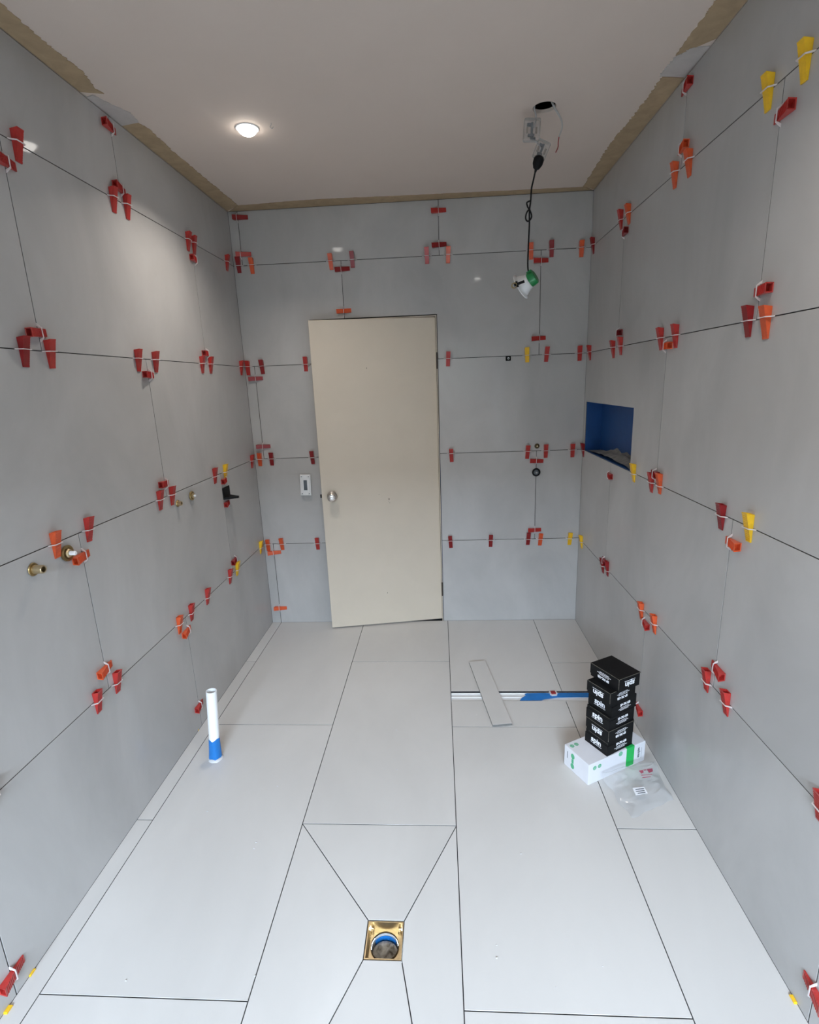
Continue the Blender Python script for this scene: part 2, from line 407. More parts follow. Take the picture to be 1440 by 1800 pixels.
i4_ = ragged([(418, 361), (457, 358), (502, 354), (560, 350), (613, 347.5), (720, 343), (800, 339), (900, 334.5), (1028, 328)], 9, 0.005, 4)
strip(t2, 'torn_paper_strip', i4_, [(XL+0.01, D-e), (0, D-e), (XR-0.01, D-e)], M_PAPER)
t3 = empty('trim_3'); t3['kind'] = 'structure'
i5 = ragged([(1025, 327), (1053, 284), (1073, 251), (1102, 218), (1138, 172), (1164, 134)], 9, 0.008, 5)
strip(t3, 'torn_paper_strip', i5, edge_r([D-0.01, 3.0, 2.6, i5[-1][1]+0.02]), M_PAPER)
i6 = ragged([(1160, 133), (1170, 118), (1190, 97), (1214, 84), (1222, 82)], 8, 0.008, 6)
strip(t3, 'filler_patch', i6, edge_r([i6[0][1]+0.015, i6[-1][1]]), M_FILLER, 0.0032)
i7 = ragged([(1188, 97), (1241, 24), (1259, 0)], 9, 0.006, 7)+[(0.845, 1.2), (0.845, 0.6)]
strip(t3, 'torn_paper_strip', i7, edge_r([i7[0][1]-0.08, 1.2, 0.6]), M_PAPER)

# niche lining
a, b, c, d = NICHE; DEP = 0.100; bm = bmesh.new()
x0, x1 = XR+0.004, XR+DEP
for r in ((x1, x1+0.008, a-0.008, b+0.008, c-0.008, d+0.008), (x0, x1, a-0.008, a+0.003, c-0.008, d+0.008), (x0, x1, b-0.003, b+0.008, c-0.008, d+0.008),
          (x0, x1, a, b, c-0.008, c+0.002), (x0, x1, a, b, d-0.002, d+0.008)):
    box(bm, *r)
link('niche_lining', bm, M_BLUE, wall_r)
bm = bmesh.new(); nx, ny = 8, 40; G = {}
for i in range(nx+1):
    for j in range(ny+1):
        u, v = i/nx, j/ny
        y = a+0.03+(b-a-0.08)*v
        hgt = 0.006+0.052*math.sin(math.pi*min(1, v*1.15))**0.7*(0.3+0.7*u)*(0.75+0.5*noise.noise((v*9, u*3, 1.3))) if 0 < j < ny else 0.003
        G[i, j] = bm.verts.new((x0+0.004+(DEP-0.01)*u, y, c+0.0015+max(0.002, hgt)))
for i in range(nx):
    for j in range(ny): bm.faces.new((G[i, j], G[i+1, j], G[i+1, j+1], G[i, j+1]))
link('mortar_bed', bm, M_MORTAR, wall_r, smooth=True)

# opening behind the camera: window without a pane; outside ground and an added daylight blocker
win = empty('window_1', ((OPEN[0]+OPEN[1])/2, YB-0.05, OPEN[2])); win['kind'] = 'structure'
bm = bmesh.new(); W0 = (OPEN[1]-OPEN[0])/2; HH = OPEN[3]-OPEN[2]
for r in ((-W0, -W0+0.04, 0, HH), (W0-0.04, W0, 0, HH), (-W0+0.04, W0-0.04, 0, 0.04), (-W0+0.04, W0-0.04, HH-0.04, HH)):
    box(bm, r[0], r[1], -0.03, 0.03, r[2], r[3])
link('window_frame', bm, M_WHITE, win)
bm = bmesh.new(); box(bm, -20, 20, -20, YB-0.1, -0.3, -0.15)
link('ground', bm, noisy('paving', (0.05, 0.048, 0.044), 0.2, 3, 0.9), None, 'structure')
bm = bmesh.new(); box(bm, -20, 20, -8.2, -8.0, -0.2, 3.45)  # unseen wall added to cut off low sky, dark to limit bounce
link('daylight_blocker', bm, noisy('dark_blocker', (0.03, 0.032, 0.024), 0.2, 2, 0.9), None, 'structure')

# ------------------------------------------------------------------ door, ajar, with hall behind
door = empty('door_1', (0, 0, 0)); door['kind'] = 'structure'
HINGE = Vector((-0.0085, 3.4300, 0)); A_D = math.atan2(3.302-3.4300, -0.782+0.0085)
dirv = Vector((math.cos(A_D), math.sin(A_D), 0)); nrm = Vector((dirv.y, -dirv.x, 0))
if nrm.y > 0: nrm = -nrm
DW, DT, DZ0, DZ1 = 0.784, 0.036, 0.010, 2.0525
M_D = Matrix(((dirv.x, -nrm.x, 0, HINGE.x), (dirv.y, -nrm.y, 0, HINGE.y), (0, 0, 1, 0), (0, 0, 0, 1)))   # x along leaf, y into hall
bm = bmesh.new(); rbox(bm, 0, DW, 0, DT, DZ0, DZ1, 0.0015, 1, M_D)
link('door_leaf', bm, M_DOOR, door)
def on_leaf(px, py):
    d = ray(px, py); t = (HINGE-EYE).dot(nrm)/d.dot(nrm); p = EYE+t*d
    return (p-HINGE).dot(dirv), p.z
ku, kz = on_leaf(584, 872)
KM = M_D @ Matrix.Translation((ku, 0, kz)) @ Matrix.Rotation(math.radians(90), 4, 'X')
bm = bmesh.new(); lathe(bm, [(0.0, 0.0), (0.034, 0.0), (0.034, 0.004), (0.030, 0.008), (0.014, 0.010), (0.012, 0.024), (0.018, 0.028), (0.0275, 0.036), (0.030, 0.046), (0.0285, 0.056), (0.022, 0.061), (0.0, 0.062)], KM, 36)
kn = link('door_knob', bm, M_STEEL, door, smooth=True); kn['label'] = 'round satin metal door knob'
bm = bmesh.new(); box(bm, DW, DW+0.011, 0.010, 0.026, kz-0.010, kz+0.010, M_D)
link('latch_bolt', bm, M_BLACK, door)
for z in (1.79, 0.245):
    bm = bmesh.new(); lathe(bm, [(0.0, -0.05), (0.0055, -0.05), (0.0055, 0.05), (0.0, 0.05)], Matrix.Translation((-0.0030, 3.4085, z)), 12)
    link('hinge', bm, M_FRAME, door)
bm = bmesh.new(); box(bm, -0.0065, -0.0015, 3.412, 3.52, 0.0, 2.0625); box(bm, DOOR_X0-0.010, DOOR_X0-0.004, 3.43, 3.52, 0.0, 2.0625); box(bm, DOOR_X0-0.004, -0.0065, 3.412, 3.52, 2.0560, 2.0610)
link('door_frame', bm, M_CREAM, door)
bm = bmesh.new(); box(bm, 0.0005, DOOR_X1-0.0005, 3.4305, 3.54, 0.0, 1.35)
link('membrane_reveal', bm, M_BLUE, door)
for (uu, zz, rr) in ((0.57, 0.91, 0.0045), (0.565, 0.895, 0.002), (0.575, 0.885, 0.002), (0.46, 0.945, 0.0018), (0.50, 0.24, 0.003), (0.40, 1.76, 0.003)):
    bm = bmesh.new(); lathe(bm, [(0.0, 0.0006), (rr, 0.0002)], M_D @ Matrix.Translation((DW-uu*0.6-0.1, 0, zz)) @ Matrix.Rotation(math.radians(90), 4, 'X') @ Matrix.Diagonal((0.7, 1.6, 1, 1)), 10)
    link('paint_chip', bm, M_EDGE, door)
bm = bmesh.new()
hx0, hx1, hy0, hy1 = DOOR_X0-0.3, DOOR_X1+0.3, D+0.13, D+0.9
for r in ((hx0-0.05, hx0, hy0, hy1, -0.1, 2.5), (hx1, hx1+0.05, hy0, hy1, -0.1, 2.5), (hx0-0.05, hx1+0.05, hy1, hy1+0.05, -0.1, 2.5), (hx0, hx1, hy0, hy1, 2.4, 2.5), (hx0, hx1, hy0-0.13, hy1, -0.1, -0.02)):
    box(bm, *r)
link('wall_hall', bm, noisy('hall_paint', (0.12, 0.11, 0.10), 0.05, 3, 0.9), None, 'structure')

# ------------------------------------------------------------------ tile wedges and clips
def wedge_mesh(mat, name):
    L0, L1, W0, W1, H0, H1 = -0.048, 0.042, 0.0120, 0.0133, 0.004, 0.024
    bm = bmesh.new(); n = 14; top = []; 
    for k in range(n):
        for s in (0, 1):
            t = (k+s)/n; y = L0+(L1-0.004-L0)*t
            zz = H0+(H1-H0)*t-(0.0012 if s == 0 and k else 0.0)
            top.append((y, zz))
    rows = []
    for y, zz in top:
        t = (y-L0)/(L1-L0); hw = W0+(W1-W0)*t
        rows.append([bm.verts.new((-hw, y, 0.0006)), bm.verts.new((-hw, y, zz)), bm.verts.new((hw, y, zz)), bm.verts.new((hw, y, 0.0006))])
    for a, b in zip(rows, rows[1:]):
        for i in range(4): bm.faces.new((a[i], a[(i+1) % 4], b[(i+1) % 4], b[i]))
    bm.faces.new(rows[0][::-1])
    # hollow thick end: rim, then a pocket running back under the ramp
    r = rows[-1]; hw = W1
    rim = [bm.verts.new(p) for p in ((-hw, L1-0.004, 0.0006), (-hw*1.02, L1, H1+0.001), (hw*1.02, L1, H1+0.001), (hw, L1-0.004, 0.0006))]
    inn = [bm.verts.new(p) for p in ((-hw+0.003, L1-0.005, 0.003), (-hw+0.003, L1-0.001, H1-0.002), (hw-0.003, L1-0.001, H1-0.002), (hw-0.003, L1-0.005, 0.003))]
    dp = [bm.verts.new(p) for p in ((-hw+0.004, L1-0.024, 0.003), (-hw+0.004, L1-0.022, H1-0.007), (hw-0.004, L1-0.022, H1-0.007), (hw-0.004, L1-0.024, 0.003))]
    for A, B in ((r, rim), (rim, inn), (inn, dp)):
        for i in range(4):
            try: bm.faces.new((A[i], A[(i+1) % 4], B[(i+1) % 4], B[i]))
            except ValueError: pass
    bm.faces.new(dp)
    bmesh.ops.recalc_face_normals(bm, faces=bm.faces[:])
    me = bpy.data.meshes.new(name); bm.to_mesh(me); bm.free(); me.materials.append(mat); return me

def clip_mesh():
    bm = bmesh.new(); th = 0.0013
    bh, tw, hz, s = 0.0285, 0.0165, 0.0185, 0.0026
    P = [(-bh, 0.0), (-tw, hz), (tw, hz), (bh, 0.0), (bh-0.0085, 0.0), (tw-s*0.9, hz-s), (-tw+s*0.9, hz-s), (-bh+0.0085, 0.0)]
    M = Matrix(((1, 0, 0, 0), (0, 0, 1, 0), (0, 1, 0, 0.0003), (0, 0, 0, 1)))
    prism(bm, P, -th, th, M)
    bmesh.ops.recalc_face_normals(bm, faces=bm.faces[:])
    me = bpy.data.meshes.new('clip'); bm.to_mesh(me); bm.free(); me.materials.append(M_CLIP); return me

WM = {k: wedge_mesh(m, 'wedge') for k, (n, m) in WEDGE.items()}
CM = clip_mesh()
WALLS = {'l': ('brass-tap wall', 0, XL, Vector((1, 0, 0))), 'r': ('niche wall', 0, XR, Vector((-1, 0, 0))), 'b': ('door wall', 1, D, Vector((0, -1, 0)))}
JZ = [0.6, 1.2, 1.8, 2.4]; JN = ['lowest joint', 'second joint up', 'third joint up', 'topmost joint']
ORD = ['first', 'second', 'third', 'fourth', 'fifth', 'sixth', 'seventh', 'eighth', 'ninth', 'tenth', 'eleventh', 'twelfth', 'thirteenth']
SEAM = {('l', 0): (1.042, 2.245), ('l', 1): (1.645, 2.895), ('l', 2): (1.042, 2.245), ('l', 3): (1.645, 2.86), ('l', 4): (1.042, 2.245),
        ('r', 0): (1.038, 2.245), ('r', 1): (1.637, 2.855), ('r', 2): (2.247,), ('r', 3): (1.638, 2.835), ('r', 4): (2.245,),
        ('b', 0): (-1.182,), ('b', 1): (0.629,), ('b', 2): (-1.178,), ('b', 3): (-0.576, 0.633), ('b', 4): (-1.189, 0.025)}
WL = [  # wall, v(ertical) or h(orizontal), pixel of its middle, colour
 ('l','v',34,256,'r'),('l','h',12,283,'r'),('l','h',195,222,'r'),('l','v',202,351,'r'),('l','v',226,364,'r'),('l','h',213,331,'r'),
 ('l','v',333,424,'r'),('l','v',343,431,'r'),('l','h',343,455,'r'),('l','v',401,462,'r'),
 ('l','h',68,584,'r'),('l','v',46,618,'d'),('l','v',92,622,'r'),('l','v',245.7,633,'r'),('l','v',276,636,'r'),('l','h',264,659,'r'),('l','h',364,621,'r'),
 ('l','v',357.7,640.7,'r'),('l','v',372.5,641.7,'r'),('l','v',426,646.5,'r'),
 ('l','v',101.7,957,'o'),('l','v',159,930,'r'),('l','h',146.7,979,'o'),('l','v',284,879,'r'),('l','v',305,871,'r'),('l','h',291,851,'r'),('l','v',380,836,'r'),
 ('l','v',398,829,'y'),('l','h',391.5,847,'r'),('l','h',397,887,'r'),('l','v',444.8,811,'r'),
 ('l','v',175,1233,'r'),('l','v',209,1198,'r'),('l','h',188,1177,'o'),('l','v',318,1098,'o'),('l','h',329,1112,'o'),('l','v',339,1076,'r'),('l','v',367,1048,'r'),
 ('l','v',406.7,1013,'r'),('l','v',419,999,'y'),('l','h',410,989,'d'),('l','v',460,962,'y'),('l','v',-11,1399,'r'),
 ('l','h',353,1241,'r'),('l','h',26,1714,'r'),
 ('b','h',422,381.6,'d'),('b','h',428,446.7,'r'),('b','v',418.8,465.6,'d'),('b','v',442,467,'o'),('b','v',581,460,'o'),('b','v',619,456,'d'),('b','h',601.7,473,'d'),
 ('b','h',771,369.5,'r'),('b','h',772,430,'d'),('b','v',750.4,449,'r'),('b','v',788,448,'o'),('b','h',604.6,546.5,'o'),
 ('b','v',933.8,441.4,'o'),('b','v',970,437,'d'),('b','h',951.3,457.5,'r'),('b','v',1022.8,437,'o'),
 ('b','v',435.4,647,'r'),('b','v',460,645,'d'),('b','h',449.4,665.5,'d'),('b','v',537,640,'r'),('b','v',788,631,'r'),('b','h',947,594.6,'r'),('b','v',927,623.7,'y'),
 ('b','v',961.5,622.6,'r'),('b','v',1019.6,621,'r'),
 ('b','h',463,785,'d'),('b','v',456.4,808,'o'),('b','v',477,807,'d'),('b','v',548.8,804.5,'d'),('b','v',793.5,800.6,'r'),('b','v',928,794.8,'r'),('b','v',960,793,'r'),
 ('b','h',943.7,810.5,'r'),('b','v',1007,792,'r'),
 ('b','v',471,959,'o'),('b','v',495,956.7,'o'),('b','h',482.5,972,'o'),('b','v',558,956,'r'),('b','v',792,953,'d'),('b','v',863,951,'d'),('b','v',929,947.4,'d'),
 ('b','h',940,932,'r'),('b','v',950.4,948.5,'o'),('b','v',1002.4,947.4,'y'),('b','h',493,1069.6,'o'),
 ('r','h',1204,152,'r'),('r','h',1197.5,259,'o'),('r','v',1184,308,'o'),('r','v',1208.4,287,'o'),('r','v',1089.6,386,'r'),('r','v',1103,376.6,'o'),('r','h',1095.6,409,'d'),
 ('r','v',1411.8,107.5,'y'),('r','v',1347,163,'y'),('r','h',1374.8,196,'r'),('r','v',1040.9,432,'d'),
 ('r','h',1336.7,510,'r'),('r','v',1312,565,'d'),('r','v',1342.7,566.7,'o'),('r','v',1159,595.7,'r'),('r','v',1185,590.7,'r'),('r','h',1172,607.7,'o'),('r','v',1076,614,'r'),
 ('r','v',1089,608,'r'),('r','h',1085.7,585,'d'),('r','v',1035,620,'r'),
 ('r','h',1073,838,'r'),('r','v',1111.7,831,'y'),('r','v',1142.7,848,'r'),('r','v',1157,850,'o'),('r','h',1148,833,'d'),('r','v',1265,908,'d'),('r','v',1313,927,'y'),
 ('r','h',1284,955.7,'o'),('r','v',1023.4,791,'d'),
 ('r','v',1057.5,994,'d'),('r','h',1060,986,'d'),('r','v',1065.5,999,'d'),('r','v',1125,1074,'o'),('r','v',1147.7,1096.7,'o'),('r','h',1135.5,1101,'r'),('r','v',1239,1195,'r'),('r','h',1258,1178,'r'),
 ('r','v',1273,1235,'r'),('r','h',1123,1251,'r'),('r','v',1439,1418,'r'),('r','h',1427,1745,'r'),('r','v',1020.4,952.4,'y'),
]
items = []
for wl, kd, px, py, cl in WL:
    nm, ax, val, n = WALLS[wl]
    p = hit(ax, val+n[ax]*0.012, px, py)
    c = p.x if ax == 1 else p.y
    it = dict(w=wl, k=kd, c=cl, n=n)
    if kd == 'v':
        j = min(range(4), key=lambda i: abs(JZ[i]-p.z)); it['j'] = j
        it['z'] = JZ[j]; it['slide'] = max(-0.020, min(0.020, p.z-JZ[j]+0.003)); it['u'] = c
    else:
        row = min(4, max(0, int(p.z/0.6))); s = SEAM[(wl, row)]
        it['u'] = min(s, key=lambda y: abs(y-c)); it['z'] = p.z; it['row'] = row
        dv = (it['u']-c) if ax == 0 else (it['u']-c)          # thick end points to -y on the side walls, to -x on the door wall
        it['slide'] = max(-0.020, min(0.020, dv+0.003))
        zl = JZ[row-1] if row else 0.0; zh = JZ[row] if row < 4 else H
        it['at'] = ('just above', row-1) if (p.z-zl < zh-p.z and row) else (('just below', row) if row < 4 else ('just under', 4))
        if row == 0 and p.z < 0.45: it['at'] = ('low', 0)
    items.append(it)
SPECIAL = {('b', 'h', 604.6): 'orange sideways wedge across the short joint directly above the door head',
           ('b', 'h', 493): 'orange sideways wedge low on the door wall, a hand above the floor',
           ('l', 'h', 353): 'red sideways wedge low on the brass-tap wall behind the white pipe',
           ('l', 'h', 26): 'red sideways wedge near the floor on the brass-tap wall, beside a yellow shim',
           ('r', 'h', 1123): 'red sideways wedge low on the niche wall, behind the stack of black boxes',
           ('r', 'h', 1427): 'red sideways wedge near the floor at the open end of the niche wall'}
def order(sel):
    sel.sort(key=lambda i: (items[i]['u'] if items[i]['w'] == 'b' else -items[i]['u'])); return sel
far = {'l': 'the door wall', 'r': 'the door wall', 'b': 'the brass-tap wall'}
for wl in 'lrb':
    for j in range(4):
        for n_, i in enumerate(order([i for i, t in enumerate(items) if t['w'] == wl and t['k'] == 'v' and t['j'] == j])):
            t = items[i]; t['label'] = f"{WEDGE[t['c']][0]} upright wedge, {WALLS[wl][0]}, {JN[j]}, {ORD[n_]} from {far[wl]}"
    keys = {t['at'] for t in items if t['w'] == wl and t['k'] == 'h'}
    for at in keys:
        for n_, i in enumerate(order([i for i, t in enumerate(items) if t['w'] == wl and t['k'] == 'h' and t['at'] == at])):
            t = items[i]; where = f"{at[0]} {JN[at[1]]}" if at[1] < 4 else 'just under the ceiling'
            t['label'] = f"{WEDGE[t['c']][0]} sideways wedge, {WALLS[wl][0]}, {where}, {ORD[n_]} from {far[wl]}"
            if at[1] == 4: t['label'] = f"{WEDGE[t['c']][0]} sideways wedge just under the ceiling, {WALLS[wl][0]}, {ORD[n_]} from {far[wl]}"
rnd = random.Random(3)
for t, src in zip(items, WL):
    wl, n = t['w'], t['n']
    loc = {'l': (XL, t['u'], t['z']), 'r': (XR, t['u'], t['z']), 'b': (t['u'], D, t['z'])}[wl]
    yd = (0, 0, 1) if t['k'] == 'v' else ((-1, 0, 0) if wl == 'b' else (0, -1, 0))
    M = frame_to(loc, n, yd) @ Matrix.Rotation(math.radians(rnd.uniform(-3.5, 3.5)), 4, 'Z')
    r = empty('tile_wedge', mat=M)
    tag(r, SPECIAL.get((src[0], src[1], src[2]), t['label']), 'tile wedge', 'levelling wedges along the wall tile joints')
    b_ = bpy.data.objects.new('wedge', WM[t['c']]); COL.objects.link(b_); b_.parent = r; b_.location = (0, t['slide'], 0)
    c_ = bpy.data.objects.new('clip', CM); COL.objects.link(c_); c_.parent = r
    hz = 0.0225*(1-t['slide']*0.45/0.05*0.0)
    c_.scale = (1, 1, 1.0+max(-0.2, min(0.25, -t['slide']*12)))

# ------------------------------------------------------------------ downlights
def downlight(x, y, label):
    r = empty('downlight', (x, y, H))
    bm = bmesh.new(); lathe(bm, [(0.040, -0.0005), (0.040, -0.004), (0.0455, -0.004), (0.0485, -0.0005)], None, 48)
    link('trim_ring', bm, M_WHITE, r, smooth=False)
    m = bpy.data.materials.get('lit_diffuser')
    if not m:
        m = bpy.data.materials.new('lit_diffuser'); m.use_nodes = True; nt = m.node_tree
        em = nt.nodes.new('ShaderNodeEmission'); em.inputs[0].default_value = (1, 0.95, 0.88, 1); em.inputs[1].default_value = 25
        nt.links.new(em.outputs[0], nt.nodes['Material Output'].inputs[0])
    bm = bmesh.new(); lathe(bm, [(0.0, -0.0280), (0.012, -0.0268), (0.024, -0.0225), (0.034, -0.0145), (0.0400, -0.0025)], None, 48)
    link('diffuser', bm, m, r)
    l = bpy.data.lights.new('downlight_beam', 'AREA'); l.shape = 'DISK'; l.size = 0.075; l.energy = LAMP_W; l.color = LAMP_COL; l.spread = math.radians(130)
    lo = bpy.data.objects.new('downlight_beam', l); COL.objects.link(lo); lo.parent = r; lo.location = (0, 0, -0.030)
    tag(r, label, 'ceiling light', 'recessed ceiling downlights')
downlight(-0.764, 2.425, 'lit round white downlight recessed in the ceiling near the brass-tap wall')
downlight(0.436, 0.93, 'lit round downlight in the ceiling above the open floor by the entrance')

# ------------------------------------------------------------------ hanging fitting, wires, plug
YH = 2.425
def at(px, py, y=YH): return hit(1, y, px, py)
pc = at(937, 489); pf = at(917, 503)
ax_ = (pf-pc).normalized(); ax_ = (ax_+Vector((0, 0.45, 0))).normalized()
lamp = empty('loose_downlight', pc); tag(lamp, 'unmounted white downlight with green back hanging on a black flex', 'light fitting')
lamp.location = (0, 0, 0)
ML = frame_to(pc, ax_, (0, 0, 1))
bm = bmesh.new(); lathe(bm, [(0.0, -0.014), (0.025, -0.014), (0.0285, -0.011), (0.0300, 0.006), (0.0300, 0.016), (0.0, 0.016)], ML, 32)
box(bm, -0.012, 0.012, 0.018, 0.034, -0.010, 0.012, ML)
link('driver_housing', bm, M_GREENP, lamp, smooth=False)
bm = bmesh.new(); lathe(bm, [(0.0, 0.016), (0.031, 0.016), (0.033, 0.028), (0.043, 0.048), (0.046, 0.056), (0.056, 0.058), (0.057, 0.061), (0.055, 0.063), (0.040, 0.061), (0.036, 0.050), (0.0, 0.049)], ML, 40)
link('lamp_body', bm, M_WHITE, lamp, smooth=True)
MS = Matrix.Translation(at(913, 498, YH-0.045)) @ Matrix.Rotation(math.radians(-18), 4, 'Y')
bm = bmesh.new(); box(bm, -0.022, 0.022, -0.003, 0.003, -0.005, 0.005, MS); box(bm, -0.014, -0.006, -0.004, 0.004, -0.012, 0.012, MS)
sc = link('spring_clip', bm, M_BLACK, lamp)
bm = bmesh.new()
cc = at(904, 502, YH-0.045)
tube(bm, [cc+Vector((0.010*math.cos(a), -0.008+0.016*k/30, 0.010*math.sin(a))) for k, a in enumerate([i*0.55 for i in range(31)])], 0.0016, 8, 2)
link('spring_coil', bm, M_BRASSD, lamp)

flex = empty('black_flex', (0, 0, 0)); tag(flex, 'thin black flex with a knotted loop hanging from a black plug', 'cable')
bm = bmesh.new()
pts = [(941.5, 300), (938, 316), (934.5, 332), (933, 353), (930.8, 371), (930.8, 395), (929.6, 420), (928.8, 440), (928, 460), (928.5, 474), (931, 480)]
tube(bm, [at(*p) for p in pts], 0.0034, 10, 6)
link('cord', bm, M_BLACK, flex, smooth=True)
bm = bmesh.new()
lp = [((933.0, 352), 0.004), ((928.5, 354), 0.006), ((926.7, 356), 0.008), ((928.5, 363), 0.008), ((931, 370), -0.006), ((934, 380), -0.008), ((932.5, 386), -0.008), ((928.5, 388.5), 0.004), ((925, 384), 0.008), ((925.5, 376), 0.008), ((929, 369), 0.006), ((931, 372), -0.007)]
tube(bm, [at(*p)+Vector((0, dy, 0)) for p, dy in lp], 0.0032, 10, 6)
link('knot_loop', bm, M_BLACK, flex, smooth=True)
bm = bmesh.new()
a0, a1 = at(947.5, 280), at(941.5, 301)
MP = frame_to(a0, a1-a0, (0, 1, 0)); Lp = (a1-a0).length
lathe(bm, [(0.0, -0.008), (0.018, -0.008), (0.0215, 0.0), (0.0205, 0.018), (0.013, 0.034), (0.006, Lp-0.006), (0.0042, Lp+0.004), (0.0, Lp+0.004)], MP, 20)
link('plug', bm, M_BLACK, flex, smooth=True)

def connector(px, py, w_, h_, rot, label, y=YH):
    c = at(px, py, y); Mx = Matrix.Translation(c) @ Matrix.Rotation(math.radians(rot), 4, 'Y')
    r = empty('clear_connector', mat=Mx); tag(r, label, 'wire connector')
    bm = bmesh.new(); rbox(bm, -w_/2, w_/2, -0.016, 0.016, -h_/2, h_/2, 0.006, 2)
    link('shell', bm, M_CLEAR, r, smooth=False)
    bm = bmesh.new(); box(bm, -0.004, 0.004, -0.004, 0.004, -h_*0.40, h_*0.34); box(bm, -w_*0.3, w_*0.02, -0.006, 0.006, h_*0.18, h_*0.30)
    box(bm, -w_*0.22, w_*0.16, -0.006, 0.006, -h_*0.28, -h_*0.18); box(bm, 0.004, 0.016, -0.005, 0.005, -h_*0.42, -h_*0.34)
    link('terminal_block', bm, M_GREY, r)
    bm = bmesh.new()
    for s in (-1, 1): lathe(bm, [(0, 0), (0.004, 0), (0.004, 0.02), (0, 0.02)], Matrix.Translation((s*w_*0.28, 0, -0.01)), 10)
    link('screw', bm, M_STEEL, r)
    return r
connector(935, 229, 0.066, 0.080, 3, 'clear plastic wire connector hanging just under the ceiling cut-out')
connector(952, 264, 0.054, 0.066, 24, 'clear plastic wire connector tilted above the black plug')
sup = empty('supply_cable', (0, 0, 0)); tag(sup, 'pale sheathed cable joining the clear connectors below the ceiling hole', 'cable')
bm = bmesh.new(); tube(bm, [at(945, 178)+Vector((-0.008, 0.0, 0.02)), at(939.5, 190), at(942, 202), at(941.5, 214), at(938, 226)], 0.0035, 10, 6)
link('cable_sheath', bm, M_WIREG, sup, smooth=True)
bm = bmesh.new(); tube(bm, [at(937, 236), at(941, 247), at(947, 254), at(951, 262)], 0.003, 8, 6)
link('cable_tail', bm, M_WIREG, sup, smooth=True)
sp_ = empty('spare_cable', (0, 0, 0)); tag(sp_, 'grey cable with bare red end curling from the ceiling cut-out', 'cable')
bm = bmesh.new(); tube(bm, [at(965, 176)+Vector((0, 0, 0.02)), at(975, 189), at(981, 199), at(987, 211), at(988.5, 222), at(986, 232), at(982.5, 241)], lambda t: 0.0045-0.0020*t, 10, 6)
link('cable_sheath', bm, M_WIREG, sp_, smooth=True)
bm = bmesh.new(); tube(bm, [at(983, 240), at(981.6, 250), at(981, 259), at(977, 268)], 0.0021, 8, 6)
link('wire_end', bm, M_WIRER, sp_, smooth=True)
bm = bmesh.new()
hk = hit(2, H-0.006, 477, 219)
tube(bm, [hk+Vector((0, 0, 0.006)), hk, hk+Vector((-0.006, 0, -0.008)), hk+Vector((0.002, 0, -0.014)), hk+Vector((0.008, 0, -0.008))], 0.0012, 8, 5)
tag(link('screw_hook', bm, M_WIREG), 'tiny screw hook in the ceiling beside the lit downlight', 'hook')

# ------------------------------------------------------------------ wall fittings
def on_wall(wl, px, py, off=0.0):
    nm, ax, val, n = WALLS[wl]; return hit(ax, val+n[ax]*off, px, py)
def fitting(name, wl, px, py, prof_list, label, off=0.0, cat='pipe fitting', seg=28):
    n = WALLS[wl][3]; p = on_wall(wl, px, py, off); p[WALLS[wl][1]] = WALLS[wl][2]
    r = empty(name, mat=frame_to(p, n))
    for pn, prof, mat in prof_list:
        bm = bmesh.new(); lathe(bm, prof, None, seg); link(pn, bm, mat, r, smooth=False)
    return tag(r, label, cat)
flange = [(0.0, 0.001), (0.0195, 0.001), (0.021, 0.003), (0.0195, 0.006), (0.013, 0.007)]
fitting('brass_outlet', 'l', 57, 1001, [('flange', flange, M_BRASSD), ('stub', [(0.0135, 0.004), (0.0130, 0.034), (0.0122, 0.036), (0.0085, 0.036), (0.008, 0.012), (0.0, 0.012)], M_BRASS), ('bore', [(0.0, 0.013), (0.008, 0.013)], M_VOID)],
        'long brass pipe stub with flange, lowest of the four wall outlets nearest the entrance')
tapd = [('flange', [(0.0, 0.001), (0.024, 0.001), (0.027, 0.005), (0.027, 0.010), (0.0195, 0.010), (0.018, 0.005), (0.0, 0.005)], M_BRASSD),
        ('body', [(0.0150, 0.004), (0.0150, 0.014), (0.012, 0.017), (0.009, 0.017), (0.0, 0.017)], M_BRASS), ('spindle', [(0.0072, 0.014), (0.0072, 0.034), (0.005, 0.037), (0.0, 0.037)], M_PVC)]
fitting('brass_tap_body', 'l', 115, 972.5, tapd, 'brass tap body with white spindle beside the orange wedges')
fitting('brass_outlet', 'l', 311.5, 885, [('flange', [(0.0, 0.001), (0.015, 0.001), (0.0165, 0.003), (0.015, 0.007), (0.010, 0.008)], M_BRASSD), ('stub', [(0.0105, 0.004), (0.0105, 0.022), (0.0065, 0.022), (0.006, 0.008), (0, 0.008)], M_BRASS), ('bore', [(0.0, 0.009), (0.006, 0.009)], M_VOID)],
        'short brass pipe stub just under a pair of red wedges')
fitting('brass_tap_body', 'l', 335.5, 871.5, [('flange', [(0.0, 0.001), (0.021, 0.001), (0.0235, 0.005), (0.0225, 0.009), (0.016, 0.010)], M_BRASSD), ('body', [(0.0135, 0.004), (0.0135, 0.015), (0.009, 0.017), (0.0, 0.017)], M_BRASS), ('spindle', [(0.0055, 0.014), (0.0055, 0.024), (0.0, 0.025)], M_PVC)],
        'small brass tap body with pale spindle, midway along the wall')
fitting('brass_outlet', 'b', 944, 784, [('flange', [(0.0, 0.001), (0.015, 0.001), (0.0165, 0.004), (0.015, 0.008), (0.009, 0.009)], M_BRONZE), ('stub', [(0.009, 0.006), (0.009, 0.016), (0.005, 0.016), (0.0045, 0.006), (0, 0.006)], M_BRONZE), ('centre', [(0.0, 0.011), (0.0045, 0.011)], M_BRASS)],
        'small dark brass outlet above the wedges on the door wall')
